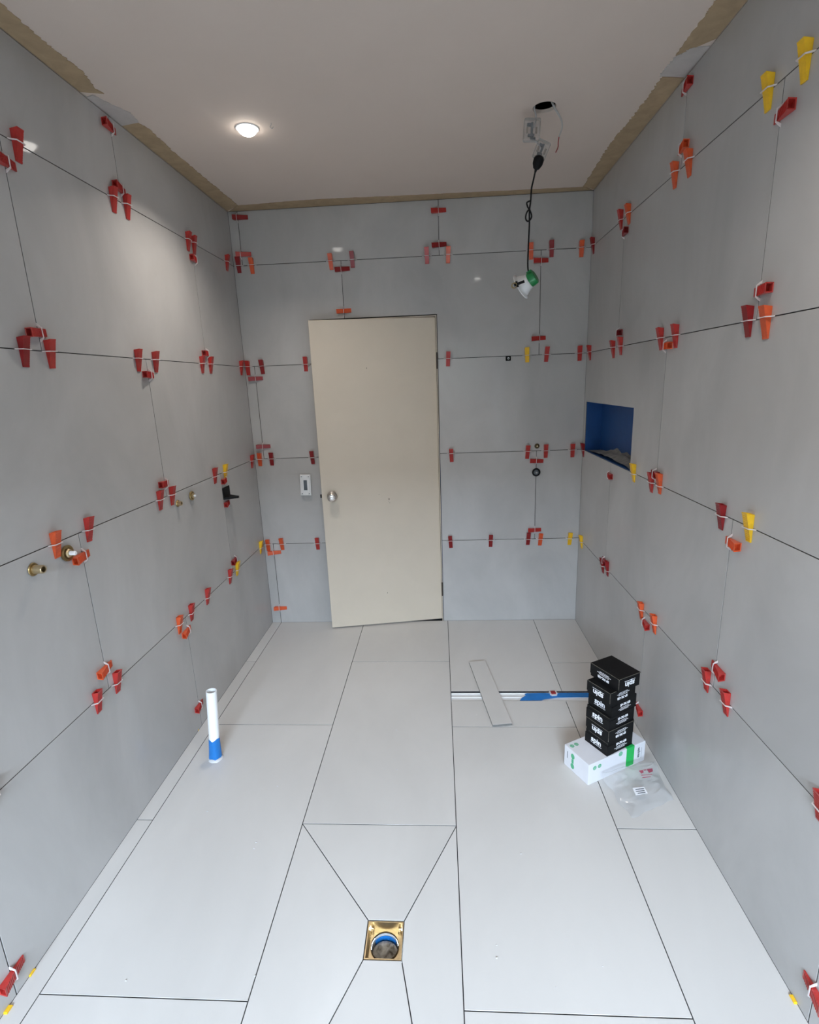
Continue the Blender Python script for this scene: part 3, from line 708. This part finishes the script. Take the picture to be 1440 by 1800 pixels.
fitting('mixer_ring', 'b', 942.6, 830, [('rubber_ring', [(0.0, 0.001), (0.0265, 0.001), (0.0275, 0.004), (0.0255, 0.009), (0.019, 0.010), (0.018, 0.005), (0, 0.005)], M_BLACK), ('body', [(0.0165, 0.004), (0.0155, 0.011), (0.010, 0.012), (0.0, 0.012)], M_GREY), ('spindle', [(0.0055, 0.011), (0.0055, 0.020), (0.0, 0.021)], M_WIREG)],
        'round mixer body in a black ring on the door wall')
p = on_wall('b', 893.5, 630)
r = empty('pipe_plug', mat=frame_to((p.x, D, p.z), (0, -1, 0)))
bm = bmesh.new(); rbox(bm, -0.016, 0.016, -0.015, 0.015, 0.0008, 0.012, 0.003, 1); link('socket', bm, M_BLACK, r)
bm = bmesh.new(); lathe(bm, [(0.0065, 0.0115), (0.0065, 0.0135), (0.0040, 0.0135), (0.0035, 0.0115)], None, 20); link('ring', bm, M_WHITE, r)
tag(r, 'small square black outlet with pale ring beside the yellow wedge', 'pipe fitting')
# black bracket on the brass wall
pa, pb, pc_, pd = [on_wall('l', *q_) for q_ in ((390.5, 862), (402, 858), (402.5, 874), (392, 877.5))]
r = empty('wall_bracket', (XL, pa.y, pd.z))
bm = bmesh.new(); y0, y1 = 0.0, pb.y-pa.y
box(bm, 0.0006, 0.006, y0, y1, -0.004, 0.062)
link('back_plate', bm, M_BLACK, r)
bm = bmesh.new(); prism(bm, [(0.006, 0.0), (0.075, 0.035), (0.075, 0.050), (0.006, y1)], -0.004, 0.007)
link('tongue', bm, M_BLACK, r)
tag(r, 'black plastic wall bracket between two red wedges on the brass-tap wall', 'bracket')

# white switch mechanism by the door
p = on_wall('b', 537.5, 852.5, 0.02)
r = empty('switch_mechanism', mat=frame_to((p.x, D, p.z), (0, -1, 0)) @ Matrix.Rotation(math.radians(-1.5), 4, 'Z'))
bm = bmesh.new(); rbox(bm, -0.037, 0.037, -0.072, 0.072, 0.018, 0.026, 0.003, 2); rbox(bm, -0.030, 0.030, -0.060, 0.060, 0.0008, 0.019, 0.004, 1)
for s in (-1, 1):
    rbox(bm, -0.033, -0.014, s*0.058-0.010, s*0.058+0.010, 0.0255, 0.030, 0.002, 1); rbox(bm, 0.014, 0.033, s*0.058-0.010, s*0.058+0.010, 0.0255, 0.030, 0.002, 1)
    rbox(bm, s*0.024-0.006, s*0.024+0.006, -0.045, 0.045, 0.0255, 0.029, 0.002, 1)
link('plate', bm, M_WHITE, r)
bm = bmesh.new(); rbox(bm, -0.0115, 0.0115, -0.034, 0.034, 0.0262, 0.030, 0.0015, 1); link('terminal_strip', bm, M_GREY, r)
for sx in (-1, 1):
    for sy in (-1, 1):
        bm = bmesh.new(); lathe(bm, [(0.0, 0.0310), (0.0035, 0.0308), (0.0035, 0.0300)], Matrix.Translation((sx*0.0235, sy*0.058, 0)), 12); link('screw', bm, M_GREY, r)
tag(r, 'white plastic switch mechanism without cover, mounted beside the door knob', 'switch')

# ------------------------------------------------------------------ floor: drain, rag, channel, offcut, pipe, shims
fd = empty('floor_drain', (0, 0, 0)); tag(fd, 'square brass floor drain where four mitred floor tiles meet', 'drain')
x0, x1, y0, y1 = DRAIN[0]+0.0015, DRAIN[1]-0.0015, DRAIN[2]+0.0015, DRAIN[3]-0.0015
CX, CY = (x0+x1)/2, (y0+y1)/2
ZD = -0.030
bm = bmesh.new(); t = 0.0035
for r_ in ((x0, x0+t, y0, y1), (x1-t, x1, y0, y1), (x0+t, x1-t, y0, y0+t), (x0+t, x1-t, y1-t, y1)): box(bm, *r_, ZD-0.004, -0.0015)
link('frame', bm, M_BRASS, fd)
bm = bmesh.new(); seg = 48; RH = 0.0415
ins = []; out = []
for k in range(seg):
    a = 2*math.pi*(k+0.5)/seg; c, s = math.cos(a), math.sin(a); m = max(abs(c), abs(s))
    out.append(bm.verts.new((CX+(x1-x0-2*t)/2*c/m, CY+(y1-y0-2*t)/2*s/m, ZD)))
    ins.append(bm.verts.new((CX+RH*c, CY+RH*s, ZD)))
for k in range(seg):
    k2 = (k+1) % seg; bm.faces.new((out[k], out[k2], ins[k2], ins[k]))
link('tray', bm, M_BRASS, fd)
bm = bmesh.new(); lathe(bm, [(RH*0.995, ZD-0.0002), (RH*0.99, ZD-0.045), (0.0, ZD-0.045)], Matrix.Translation((CX, CY, 0)), 48); link('throat', bm, M_WIREG, fd)
bm = bmesh.new(); lathe(bm, [(RH, ZD), (RH, ZD+0.004), (RH+0.0025, ZD+0.004), (RH+0.0025, ZD)], Matrix.Translation((CX, CY, 0)), 48); link('throat_ring', bm, M_BRONZE, fd)
for sx in (-1, 1):
    for sy in (-1, 1):
        bm = bmesh.new(); lathe(bm, [(0.0055, ZD), (0.0055, ZD+0.010), (0.0025, ZD+0.0105), (0, ZD+0.008)], Matrix.Translation((CX+sx*0.044, CY+sy*0.044, 0)), 14); link('screw_boss', bm, M_BRASS, fd)
def crumple(name, cx, cy, z, rx, ry, h, sd, mat, n=26, parent=None):
    bm = bmesh.new(); G = {}
    for i in range(n+1):
        for j in range(n+1):
            u, v = 2*i/n-1, 2*j/n-1
            f = math.sqrt(max(0, 1-0.5*u*u))*v; g = math.sqrt(max(0, 1-0.5*v*v))*u
            nz = noise.noise((u*2.2+sd, v*2.2, sd))+0.5*noise.noise((u*5, v*5+sd, sd)); rr = min(1, math.hypot(f, g))
            G[i, j] = bm.verts.new((cx+rx*g, cy+ry*f, z+h*(1-rr**3)*(0.6+0.7*nz)))
    for i in range(n):
        for j in range(n): bm.faces.new((G[i, j], G[i+1, j], G[i+1, j+1], G[i, j+1]))
    return link(name, bm, mat, parent, smooth=True)
tag(crumple('rag', CX, CY-0.002, ZD-0.022, 0.0395, 0.0365, 0.022, 3.1, M_RAG), 'dirty crumpled rag stuffed in the brass drain hole', 'cloth')
bm = bmesh.new()
arc = [(CX+0.0400*math.cos(math.radians(a)), CY+0.0400*math.sin(math.radians(a))) for a in range(35, 146, 10)]
for z0, z1 in ((ZD-0.036, ZD-0.008),):
    lo_ = [bm.verts.new((*p, z0)) for p in arc]; hi_ = [bm.verts.new((*p, z1)) for p in arc]
    lo2 = [bm.verts.new((CX+(p[0]-CX)*0.95, CY+(p[1]-CY)*0.95, z0)) for p in arc]; hi2 = [bm.verts.new((CX+(p[0]-CX)*0.95, CY+(p[1]-CY)*0.95, z1)) for p in arc]
    for k in range(len(arc)-1):
        bm.faces.new((lo_[k], lo_[k+1], hi_[k+1], hi_[k])); bm.faces.new((lo2[k], lo2[k+1], hi2[k+1], hi2[k])); bm.faces.new((hi_[k], hi_[k+1], hi2[k+1], hi2[k]))
tag(link('blue_tape', bm, M_TAPE), 'scrap of blue tape inside the brass drain behind the rag', 'tape')

ch = empty('channel_drain', (0, 0, 0)); tag(ch, 'long narrow white channel drain let into the shower floor', 'drain')
bm = bmesh.new(); x0, x1, y0, y1 = CHAN[0]+0.001, CHAN[1]-0.001, CHAN[2]+0.0015, CHAN[3]-0.0085
P = [(y0, -0.002), (y0, -0.026), (y1, -0.026), (y1, -0.0055), (y1-0.004, -0.0055), (y1-0.006, -0.009), (y1-0.030, -0.009), (y1-0.033, -0.0070), (y1-0.037, -0.0070), (y1-0.040, -0.010), (y0+0.020, -0.010), (y0+0.017, -0.0070), (y0+0.013, -0.0070), (y0+0.010, -0.009), (y0+0.006, -0.009), (y0+0.004, -0.004)]
prism(bm, P, x0, x1, Matrix(((0, 0, 1, 0), (1, 0, 0, 0), (0, 1, 0, 0), (0, 0, 0, 1))))
link('channel', bm, M_WHITE, ch)
bm = bmesh.new()
L_ = [(0.395, y0+0.004), (0.51, y0+0.008), (0.53, y0+0.020), (0.60, y0+0.033), (0.70, y0+0.036), (x1-0.001, y0+0.038), (x1-0.001, y1-0.002), (0.62, y1-0.002), (0.60, y1-0.008), (0.54, y1-0.002), (0.445, y1-0.004), (0.43, y1-0.012), (0.435, y1-0.026), (0.415, y1-0.042), (0.405, y1-0.055)]
prism(bm, L_, -0.0052, -0.0045)
link('tape_cover', bm, M_TAPE, ch)['label'] = 'blue masking tape over half the channel'
bm = bmesh.new(); box(bm, CHAN[0]+0.001, CHAN[1]-0.001, CHAN[3]-0.0068, CHAN[3]-0.0003, -0.024, -0.0006)  # dark strip added to cover the tile edge behind the channel
link('dark_gap_strip', bm, M_BED, floor)
p = hit(2, -0.006, 972.5, 1220)
r = empty('wedge_scrap', mat=Matrix.Translation((p.x, p.y, -0.0044)) @ Matrix.Rotation(math.radians(6), 4, 'Z'))
bm = bmesh.new(); rbox(bm, -0.013, 0.013, -0.010, 0.014, 0.0, 0.010, 0.001, 1); link('stub', bm, WEDGE['d'][1], r)
bm = bmesh.new()
for s in (-1, 1): box(bm, s*0.0165-0.0025, s*0.0165+0.0025, -0.012, 0.012, 0.0, 0.011)
box(bm, -0.014, 0.014, -0.020, -0.0105, 0.0, 0.005); link('clip', bm, M_CLIP, r)
tag(r, 'broken dark red wedge stub lying on the blue taped channel', 'tile wedge')

bm = bmesh.new(); ctr = Vector((0.2375, 2.538, 0))
MB = Matrix.Translation((ctr.x, ctr.y, 0.0030)) @ Matrix.Rotation(math.radians(7.8), 4, 'Z')
rbox(bm, -0.0495, 0.0495, -0.30, 0.30, 0, 0.0105, 0.0006, 1, MB)
for f_ in bm.faces:
    f_.normal_update(); f_.material_index = 0 if f_.normal.z > 0.5 else 1
tag(link('tile_offcut', bm, [M_TILE_F, M_BODY]), 'loose strip of floor tile lying slantwise across the white channel', 'tile offcut')

pb = Vector((-1.075, 2.010, 0.0)); pt = pb+Vector((0.021, 0.010, 0.345))
pp = empty('waste_pipe', pb); tag(pp, 'white plastic waste pipe standing up from the floor, blue tape round its foot', 'pipe')
MPp = frame_to((0, 0, 0), pt-pb, (0, 1, 0)); Lp = (pt-pb).length
bm = bmesh.new(); lathe(bm, [(0.0230, 0.002), (0.0235, 0.02), (0.0235, Lp-0.001), (0.0225, Lp), (0.0200, Lp), (0.0195, Lp-0.002), (0.0195, 0.10), (0.0, 0.10)], MPp, 36); link('tube', bm, M_PVC, pp, smooth=False)
bm = bmesh.new(); seg = 40; rings = []
for zf in (0.0, 0.25, 0.5, 0.75, 1.0):
    rg = []
    for k in range(seg):
        a = 2*math.pi*k/seg
        ztop = 0.098+0.010*max(0, math.cos(a-0.5))+0.008*abs(math.sin(2*a))
        z0 = 0.006+0.005*abs(math.sin(3*a+0.4))
        z = z0+(ztop-z0)*zf
        rr = 0.0242+0.0045*(1-zf)**1.5+0.0007*math.sin(5*a+2*zf)
        rg.append(bm.verts.new(MPp @ Vector((rr*math.cos(a), rr*math.sin(a), z))))
    rings.append(rg)
for A, B in zip(rings, rings[1:]):
    for k in range(seg): bm.faces.new((A[k], A[(k+1) % seg], B[(k+1) % seg], B[k]))
link('tape_wrap', bm, M_TAPE, pp, smooth=True)['label'] = 'blue tape wrap at the foot'
bm = bmesh.new(); seg = 40; A = []; B = []; C_ = []
for k in range(seg):
    a = 2*math.pi*k/seg; rr = 0.033+0.004*noise.noise((2*math.cos(a), 2*math.sin(a), 4.0))+0.006*max(0, math.cos(a+0.9))
    A.append(bm.verts.new((rr*math.cos(a), rr*math.sin(a), 0.0006))); B.append(bm.verts.new(((rr-0.003)*math.cos(a), (rr-0.003)*math.sin(a), 0.005))); C_.append(bm.verts.new((0.022*math.cos(a), 0.022*math.sin(a), 0.009)))
for k in range(seg):
    k2 = (k+1) % seg; bm.faces.new((A[k], A[k2], B[k2], B[k])); bm.faces.new((B[k], B[k2], C_[k2], C_[k]))
link('silicone_collar', bm, M_PLAST, pp, smooth=True)

for px, py, side, lb in ((54, 1709, 'l', 'yellow plastic shim under the brass-tap wall, beside the red floor-level wedge'), (13, 1774, 'l', 'yellow plastic shim under the brass-tap wall, closest to the entrance'),
                         (1397, 1756, 'r', 'yellow plastic shim poking out under the niche wall'), (345, 1283, 'l', 'pale yellow shim tip under the brass-tap wall near the white pipe')):
    p = hit(2, 0.003, px, py); bm = bmesh.new(); sg = 1 if side == 'l' else -1; xw = XL if side == 'l' else XR
    xe = p.x+sg*0.008; n0 = 0.006 if px == 345 else 0.011
    prism(bm, [(p.y-n0, 0.0004), (p.y+n0, 0.0004), (p.y+n0*0.8, 0.0055), (p.y-n0*0.8, 0.0055)], min(xw+sg*0.0006, xe), max(xw+sg*0.0006, xe), Matrix(((0, 0, 1, 0), (1, 0, 0, 0), (0, 1, 0, 0), (0, 0, 0, 1))))
    tag(link('plastic_shim', bm, WEDGE['y'][1]), lb, 'shim', 'yellow shims under the wall tiles')

# ------------------------------------------------------------------ boxes
A_W = math.atan2(0.473, 0.884)
WB = Vector((0.586, 1.857, 0)); WLn, WWd, WHt = 0.325, 0.146, 0.100
MW = Matrix.Translation(WB) @ Matrix.Rotation(A_W, 4, 'Z')            # x along long face, y back
wb = empty('white_carton', mat=MW); tag(wb, 'white cardboard carton with a green band, under the stack of black boxes', 'box')
bm = bmesh.new(); rbox(bm, 0, WLn, 0, WWd, 0.0005, WHt, 0.0012, 1); link('carton', bm, M_CARDW, wb)
bm = bmesh.new(); box(bm, WLn*0.655, WLn*0.795, -0.0004, 0.0001, 0.006, WHt+0.0003); box(bm, WLn*0.655, WLn*0.795, -0.0004, 0.060, WHt, WHt+0.0004); link('green_band', bm, M_GREEN, wb)
def disc(parent, M, r=0.0095):
    bm = bmesh.new(); lathe(bm, [(0.0, 0.0005), (r, 0.0004), (r, 0.0)], M, 24); o = link('green_dot', bm, M_GREEN2, parent)
    bm = bmesh.new(); lathe(bm, [(r*0.55, 0.0007), (r*0.62, 0.0007)], M, 20); box(bm, -r*0.35, r*0.35, -r*0.05, r*0.05, 0.0005, 0.0007, M); link('dot_mark', bm, M_CARDW, o)
MF = Matrix(((1, 0, 0, 0), (0, 0, -1, 0), (0, 1, 0, 0), (0, 0, 0, 1)))   # long face: x right, y up, z out
ME = Matrix(((0, 0, -1, 0), (-1, 0, 0, WWd), (0, 1, 0, 0), (0, 0, 0, 1)))  # short face, x from back to front
disc(wb, MF @ Matrix.Translation((0.033, 0.074, 0))); disc(wb, MF @ Matrix.Translation((0.060, 0.074, 0)))
disc(wb, Matrix.Translation((0.020, 0.122, WHt))); disc(wb, Matrix.Translation((0.044, 0.122, WHt)))
disc(wb, MF @ Matrix.Translation((0.178, 0.088, 0)), 0.011)
bm = bmesh.new()
for zz in (0.026, 0.074): lathe(bm, [(0.0, 0.0005), (0.0105, 0.0004), (0.0105, 0)], ME @ Matrix.Translation((0.052, zz, 0)) @ Matrix.Diagonal((1, 1.25, 1, 1)), 20)
box(bm, 0.046, 0.058, 0.040, 0.060, 0.0, 0.0004, ME)
link('green_logo', bm, M_GREEN2, wb)
bm = bmesh.new(); box(bm, 0.018, 0.021, 0.044, 0.078, 0.0, 0.0004, ME); link('print_bar', bm, M_GREY, wb)
text_obj('printed_text', 'saupin', 0.020, MF @ Matrix.Translation((WLn*0.875, 0.055, 0.0002)) @ Matrix.Rotation(math.radians(90), 4, 'Z'), M_GREY, wb, 0.0002, 0.0006)
bm = bmesh.new(); box(bm, WLn*0.93, WLn*0.934, 0.02, 0.075, 0.0, 0.0004, MF); link('print_bar', bm, M_GREY, wb)

BX, BY, BZ = 0.155, 0.122, 0.0600
A_B = math.atan2(0.080, 0.133)
def black_box(k, dx, dy, rot, flip, turned, label):
    z = WHt+0.0006+k*(BZ+0.0002)
    base = Vector((0.675, 1.909, z))
    M = Matrix.Translation(base) @ Matrix.Rotation(A_B, 4, 'Z') @ Matrix.Translation((dx, dy, 0)) @ Matrix.Translation((BX/2, BY/2, 0)) @ Matrix.Rotation(math.radians(rot), 4, 'Z')
    r = empty('black_box', mat=M)
    X, Y = (BY/2, BX/2) if turned else (BX/2, BY/2)
    bm = bmesh.new(); rbox(bm, -X+0.001, X-0.001, -Y+0.001, Y-0.001, 0, BZ, 0.0014, 1)
    link('carton', bm, M_CARD, r)
    # tuck-in lid: top (or bottom when upside down) panel with a short skirt on three sides and worn edges
    s0, s1 = (0.0, 0.046) if flip is False else (0.014, BZ)
    zt = (BZ-0.0018, BZ+0.0001) if flip else (-0.0001, 0.0018)
    bm = bmesh.new(); box(bm, -X, X, -Y, Y, *zt)
    box(bm, -X-0.0008, -X+0.0012, -Y, Y, s0, s1)
    box(bm, -X, -X+0.040, -Y-0.0008, -Y+0.001, s0, s1)
    link('lid', bm, M_CARD, r)
    bm = bmesh.new(); ze = BZ if flip else 0.0006
    if flip:
        box(bm, -X-0.0010, -X+0.0004, -Y, Y, BZ-0.0009, BZ+0.0004); box(bm, -X, X, -Y-0.0010, -Y+0.0004, BZ-0.0009, BZ+0.0004)
        box(bm, -X-0.0010, -X+0.0003, -Y-0.0010, -Y+0.0003, 0.014, BZ)
    else:
        box(bm, -X-0.0009, -X+0.0002, -Y, Y*0.7, BZ-0.0004, BZ+0.0003)
    link('worn_edge', bm, M_EDGE, r)
    FS = Matrix(((0, 0, -1, -X-0.0008), (-1, 0, 0, 0), (0, 1, 0, BZ/2), (0, 0, 0, 1)))     # short face looking toward -x
    FL_ = Matrix(((1, 0, 0, 0), (0, 0, -1, -Y-0.0008), (0, 1, 0, BZ/2), (0, 0, 0, 1)))      # face looking toward -y
    up = Matrix.Rotation(math.pi, 4, 'Z') if flip else Matrix.Identity(4)
    fa, fb = (FL_, FS) if turned else (FS, FL_)
    text_obj('brand_text', 'spin', 0.034, fa @ up @ Matrix.Translation((0, 0.004, 0.0002)), M_INK, r, 0.0002, 0.0010)
    bm = bmesh.new(); box(bm, -0.030, 0.030, -0.0135, -0.0118, 0.0, 0.0004, fa @ up); link('print_line', bm, M_INK, r)
    text_obj('code_text', 'SP-7K-GB', 0.0150, fb @ up @ Matrix.Translation((0.004, 0.0085, 0.0002)), M_INK, r, 0.0002, 0.0007)
    bm = bmesh.new()
    for (a0_, a1_, yy) in ((-0.024, 0.030, -0.0035), (-0.036, 0.040, -0.0095), (-0.026, 0.028, -0.0150)):
        x_ = a0_
        while x_ < a1_:
            l_ = min(a1_, x_+rnd.uniform(0.008, 0.018)); box(bm, x_, l_-0.002, yy-0.0011, yy+0.0011, 0.0, 0.0004, fb @ up); x_ = l_
    link('small_print', bm, M_INK, r)
    tag(r, label, 'box', 'black cardboard boxes stacked on the white carton')
black_box(0, 0.000, 0.000, 0, False, False, 'lowest black box of the stack, standing directly on the white carton')
black_box(1, -0.001, -0.002, 0, True, False, 'upside-down black box second from the bottom of the stack')
black_box(2, 0.001, 0.002, 0.8, False, False, 'upright black box third from the bottom of the stack')
black_box(3, 0.012, 0.004, 1.0, False, False, 'black box fourth from the bottom, pushed out toward the niche wall')
black_box(4, -0.006, -0.001, 0.5, True, False, 'upside-down black box second from the top of the stack')
black_box(5, 0.012, 0.000, -2.0, True, True, 'topmost black box, turned sideways on the stack')

# ------------------------------------------------------------------ plastic bag
bag = empty('plastic_bag', (0, 0, 0)); tag(bag, 'crumpled clear plastic bag with white label on the floor before the white carton', 'bag')
c00, c10, c11, c01 = [hit(2, z_, *p_) for z_, p_ in ((0.040, (1058, 1360)), (0.003, (1111, 1437)), (0.01, (1185, 1403)), (0.048, (1152, 1338)))]
n = 60
def ridge(p, q): return 1-abs(noise.noise((p, q, 3.3)))*2.2
def bag_pt(u, v, side):
    p = c00.lerp(c10, u).lerp(c01.lerp(c11, u), v)
    ed = min(1, 5.0*min(u, 1-u, v, 1-v))**0.6
    flat = min(1.0, max(0.15, math.hypot((u-0.52)*1.2, v-0.52)*3.2))       # calmer under the label
    base = 0.050*ed*(1-0.45*u)*(0.75+0.25*v)
    nz = 0.30*noise.noise((u*2.3+2, v*2.3, 0.7))+flat*(0.22*ridge(u*2.2+v*3.1+1, v*1.1-u*0.6)+0.16*ridge(u*6-v*3, v*5+u*2+4)+0.07*ridge(u*13+v*5, v*11-3))
    wob = Vector((noise.noise((u*4, v*4, 9))*0.010, noise.noise((u*4, v*4, 15))*0.010, 0))
    z = 0.0015+(0.040+0.008*v)*(1-u)**3+(max(0.0, base*(0.55+nz))+0.004*ed if side else 0)
    q_ = p+wob*(1 if ed < 1 else 0.5); q_.x = min(q_.x, XR-0.004); q_.z = z
    return q_
for side, nm in ((1, 'film'), (0, 'film_underside')):
    bm = bmesh.new(); G = {(i, j): bm.verts.new(bag_pt(i/n, j/n, side)) for i in range(n+1) for j in range(n+1)}
    for i in range(n):
        for j in range(n): bm.faces.new((G[i, j], G[i+1, j], G[i+1, j+1], G[i, j+1]))
    link(nm, bm, M_FILM if side else M_FILM2, bag, smooth=True)
for o_ in bag.children:
    if o_.name.startswith('film') and o_.data.polygons[len(o_.data.polygons)//2].normal.z < 0: o_.data.flip_normals()
samp = [bag_pt(i/40, j/40, 1) for i in range(41) for j in range(41)]
def to_px(p):
    d = p-EYE; return 720+F_PX*d.dot(RT)/d.dot(FWD), 900-F_PX*d.dot(UP)/d.dot(FWD)
def print_patch(name, pts, mat, lift, box_px):
    zs = [p.z for p in samp if box_px[0] < to_px(p)[0] < box_px[2] and box_px[1] < to_px(p)[1] < box_px[3]]
    zc = max(zs)+lift if zs else 0.04
    bm = bmesh.new(); c = [hit(2, zc, *p) for p in pts]
    lo_ = [bm.verts.new(p) for p in c]; hi_ = [bm.verts.new(p+Vector((0, 0, 0.0003))) for p in c]
    bm.faces.new(lo_[::-1]); bm.faces.new(hi_)
    for k in range(4): bm.faces.new((lo_[k], lo_[(k+1) % 4], hi_[(k+1) % 4], hi_[k]))
    return link(name, bm, mat, bag)
LB = (1110, 1380, 1140, 1400)
print_patch('label', [(1112, 1385), (1132.5, 1383), (1139, 1394.5), (1118, 1398)], M_INK, 0.0006, LB)
for q_ in ([(1117, 1387.2), (1132, 1385.6), (1132.6, 1386.9), (1117.8, 1388.5)], [(1118, 1390.6), (1133, 1389), (1133.6, 1390.3), (1118.8, 1391.9)], [(1121, 1394), (1134.5, 1392.2), (1135, 1393.5), (1121.6, 1395.3)]):
    print_patch('label_bar', q_, M_GREY, 0.0011, LB)
RB = (1120, 1348, 1150, 1370)
for q_ in ([(1123, 1355), (1130, 1353.5), (1132, 1357.5), (1128, 1360)], [(1131, 1353), (1136, 1352.4), (1137, 1354), (1132, 1354.6)], [(1137, 1352), (1147, 1350.5), (1148, 1356), (1141, 1358.5)], [(1127, 1362.5), (1146, 1361), (1146.5, 1362), (1128, 1363.5)], [(1129, 1366), (1144, 1365), (1144.5, 1366), (1130, 1367.2)]):
    print_patch('red_print', q_, M_REDP, 0.0006, RB)

# ------------------------------------------------------------------ grit left on the floor
bm = bmesh.new(); rg_ = random.Random(11)
for k in range(46):
    x_, y_ = rg_.uniform(-1.15, 0.85), rg_.uniform(0.95, 3.2); r_ = rg_.uniform(0.0010, 0.0030)
    if DRAIN[0]-0.01 < x_ < DRAIN[1]+0.01 and DRAIN[2]-0.01 < y_ < DRAIN[3]+0.01 or CHAN[2]-0.01 < y_ < CHAN[3]+0.01: continue
    if x_ > 0.45 and 1.6 < y_ < 2.2: continue
    t_ = bmesh.new(); bmesh.ops.create_icosphere(t_, subdivisions=1, radius=r_)
    merge(bm, t_, Matrix.Translation((x_, y_, r_*0.5+0.0002)) @ Matrix.Diagonal((1.2, 0.8, 0.6, 1)))
g_ = link('floor_grit', bm, M_PLAST, None, 'stuff'); tag(g_, 'pale crumbs of adhesive scattered over the floor tiles', 'grit')
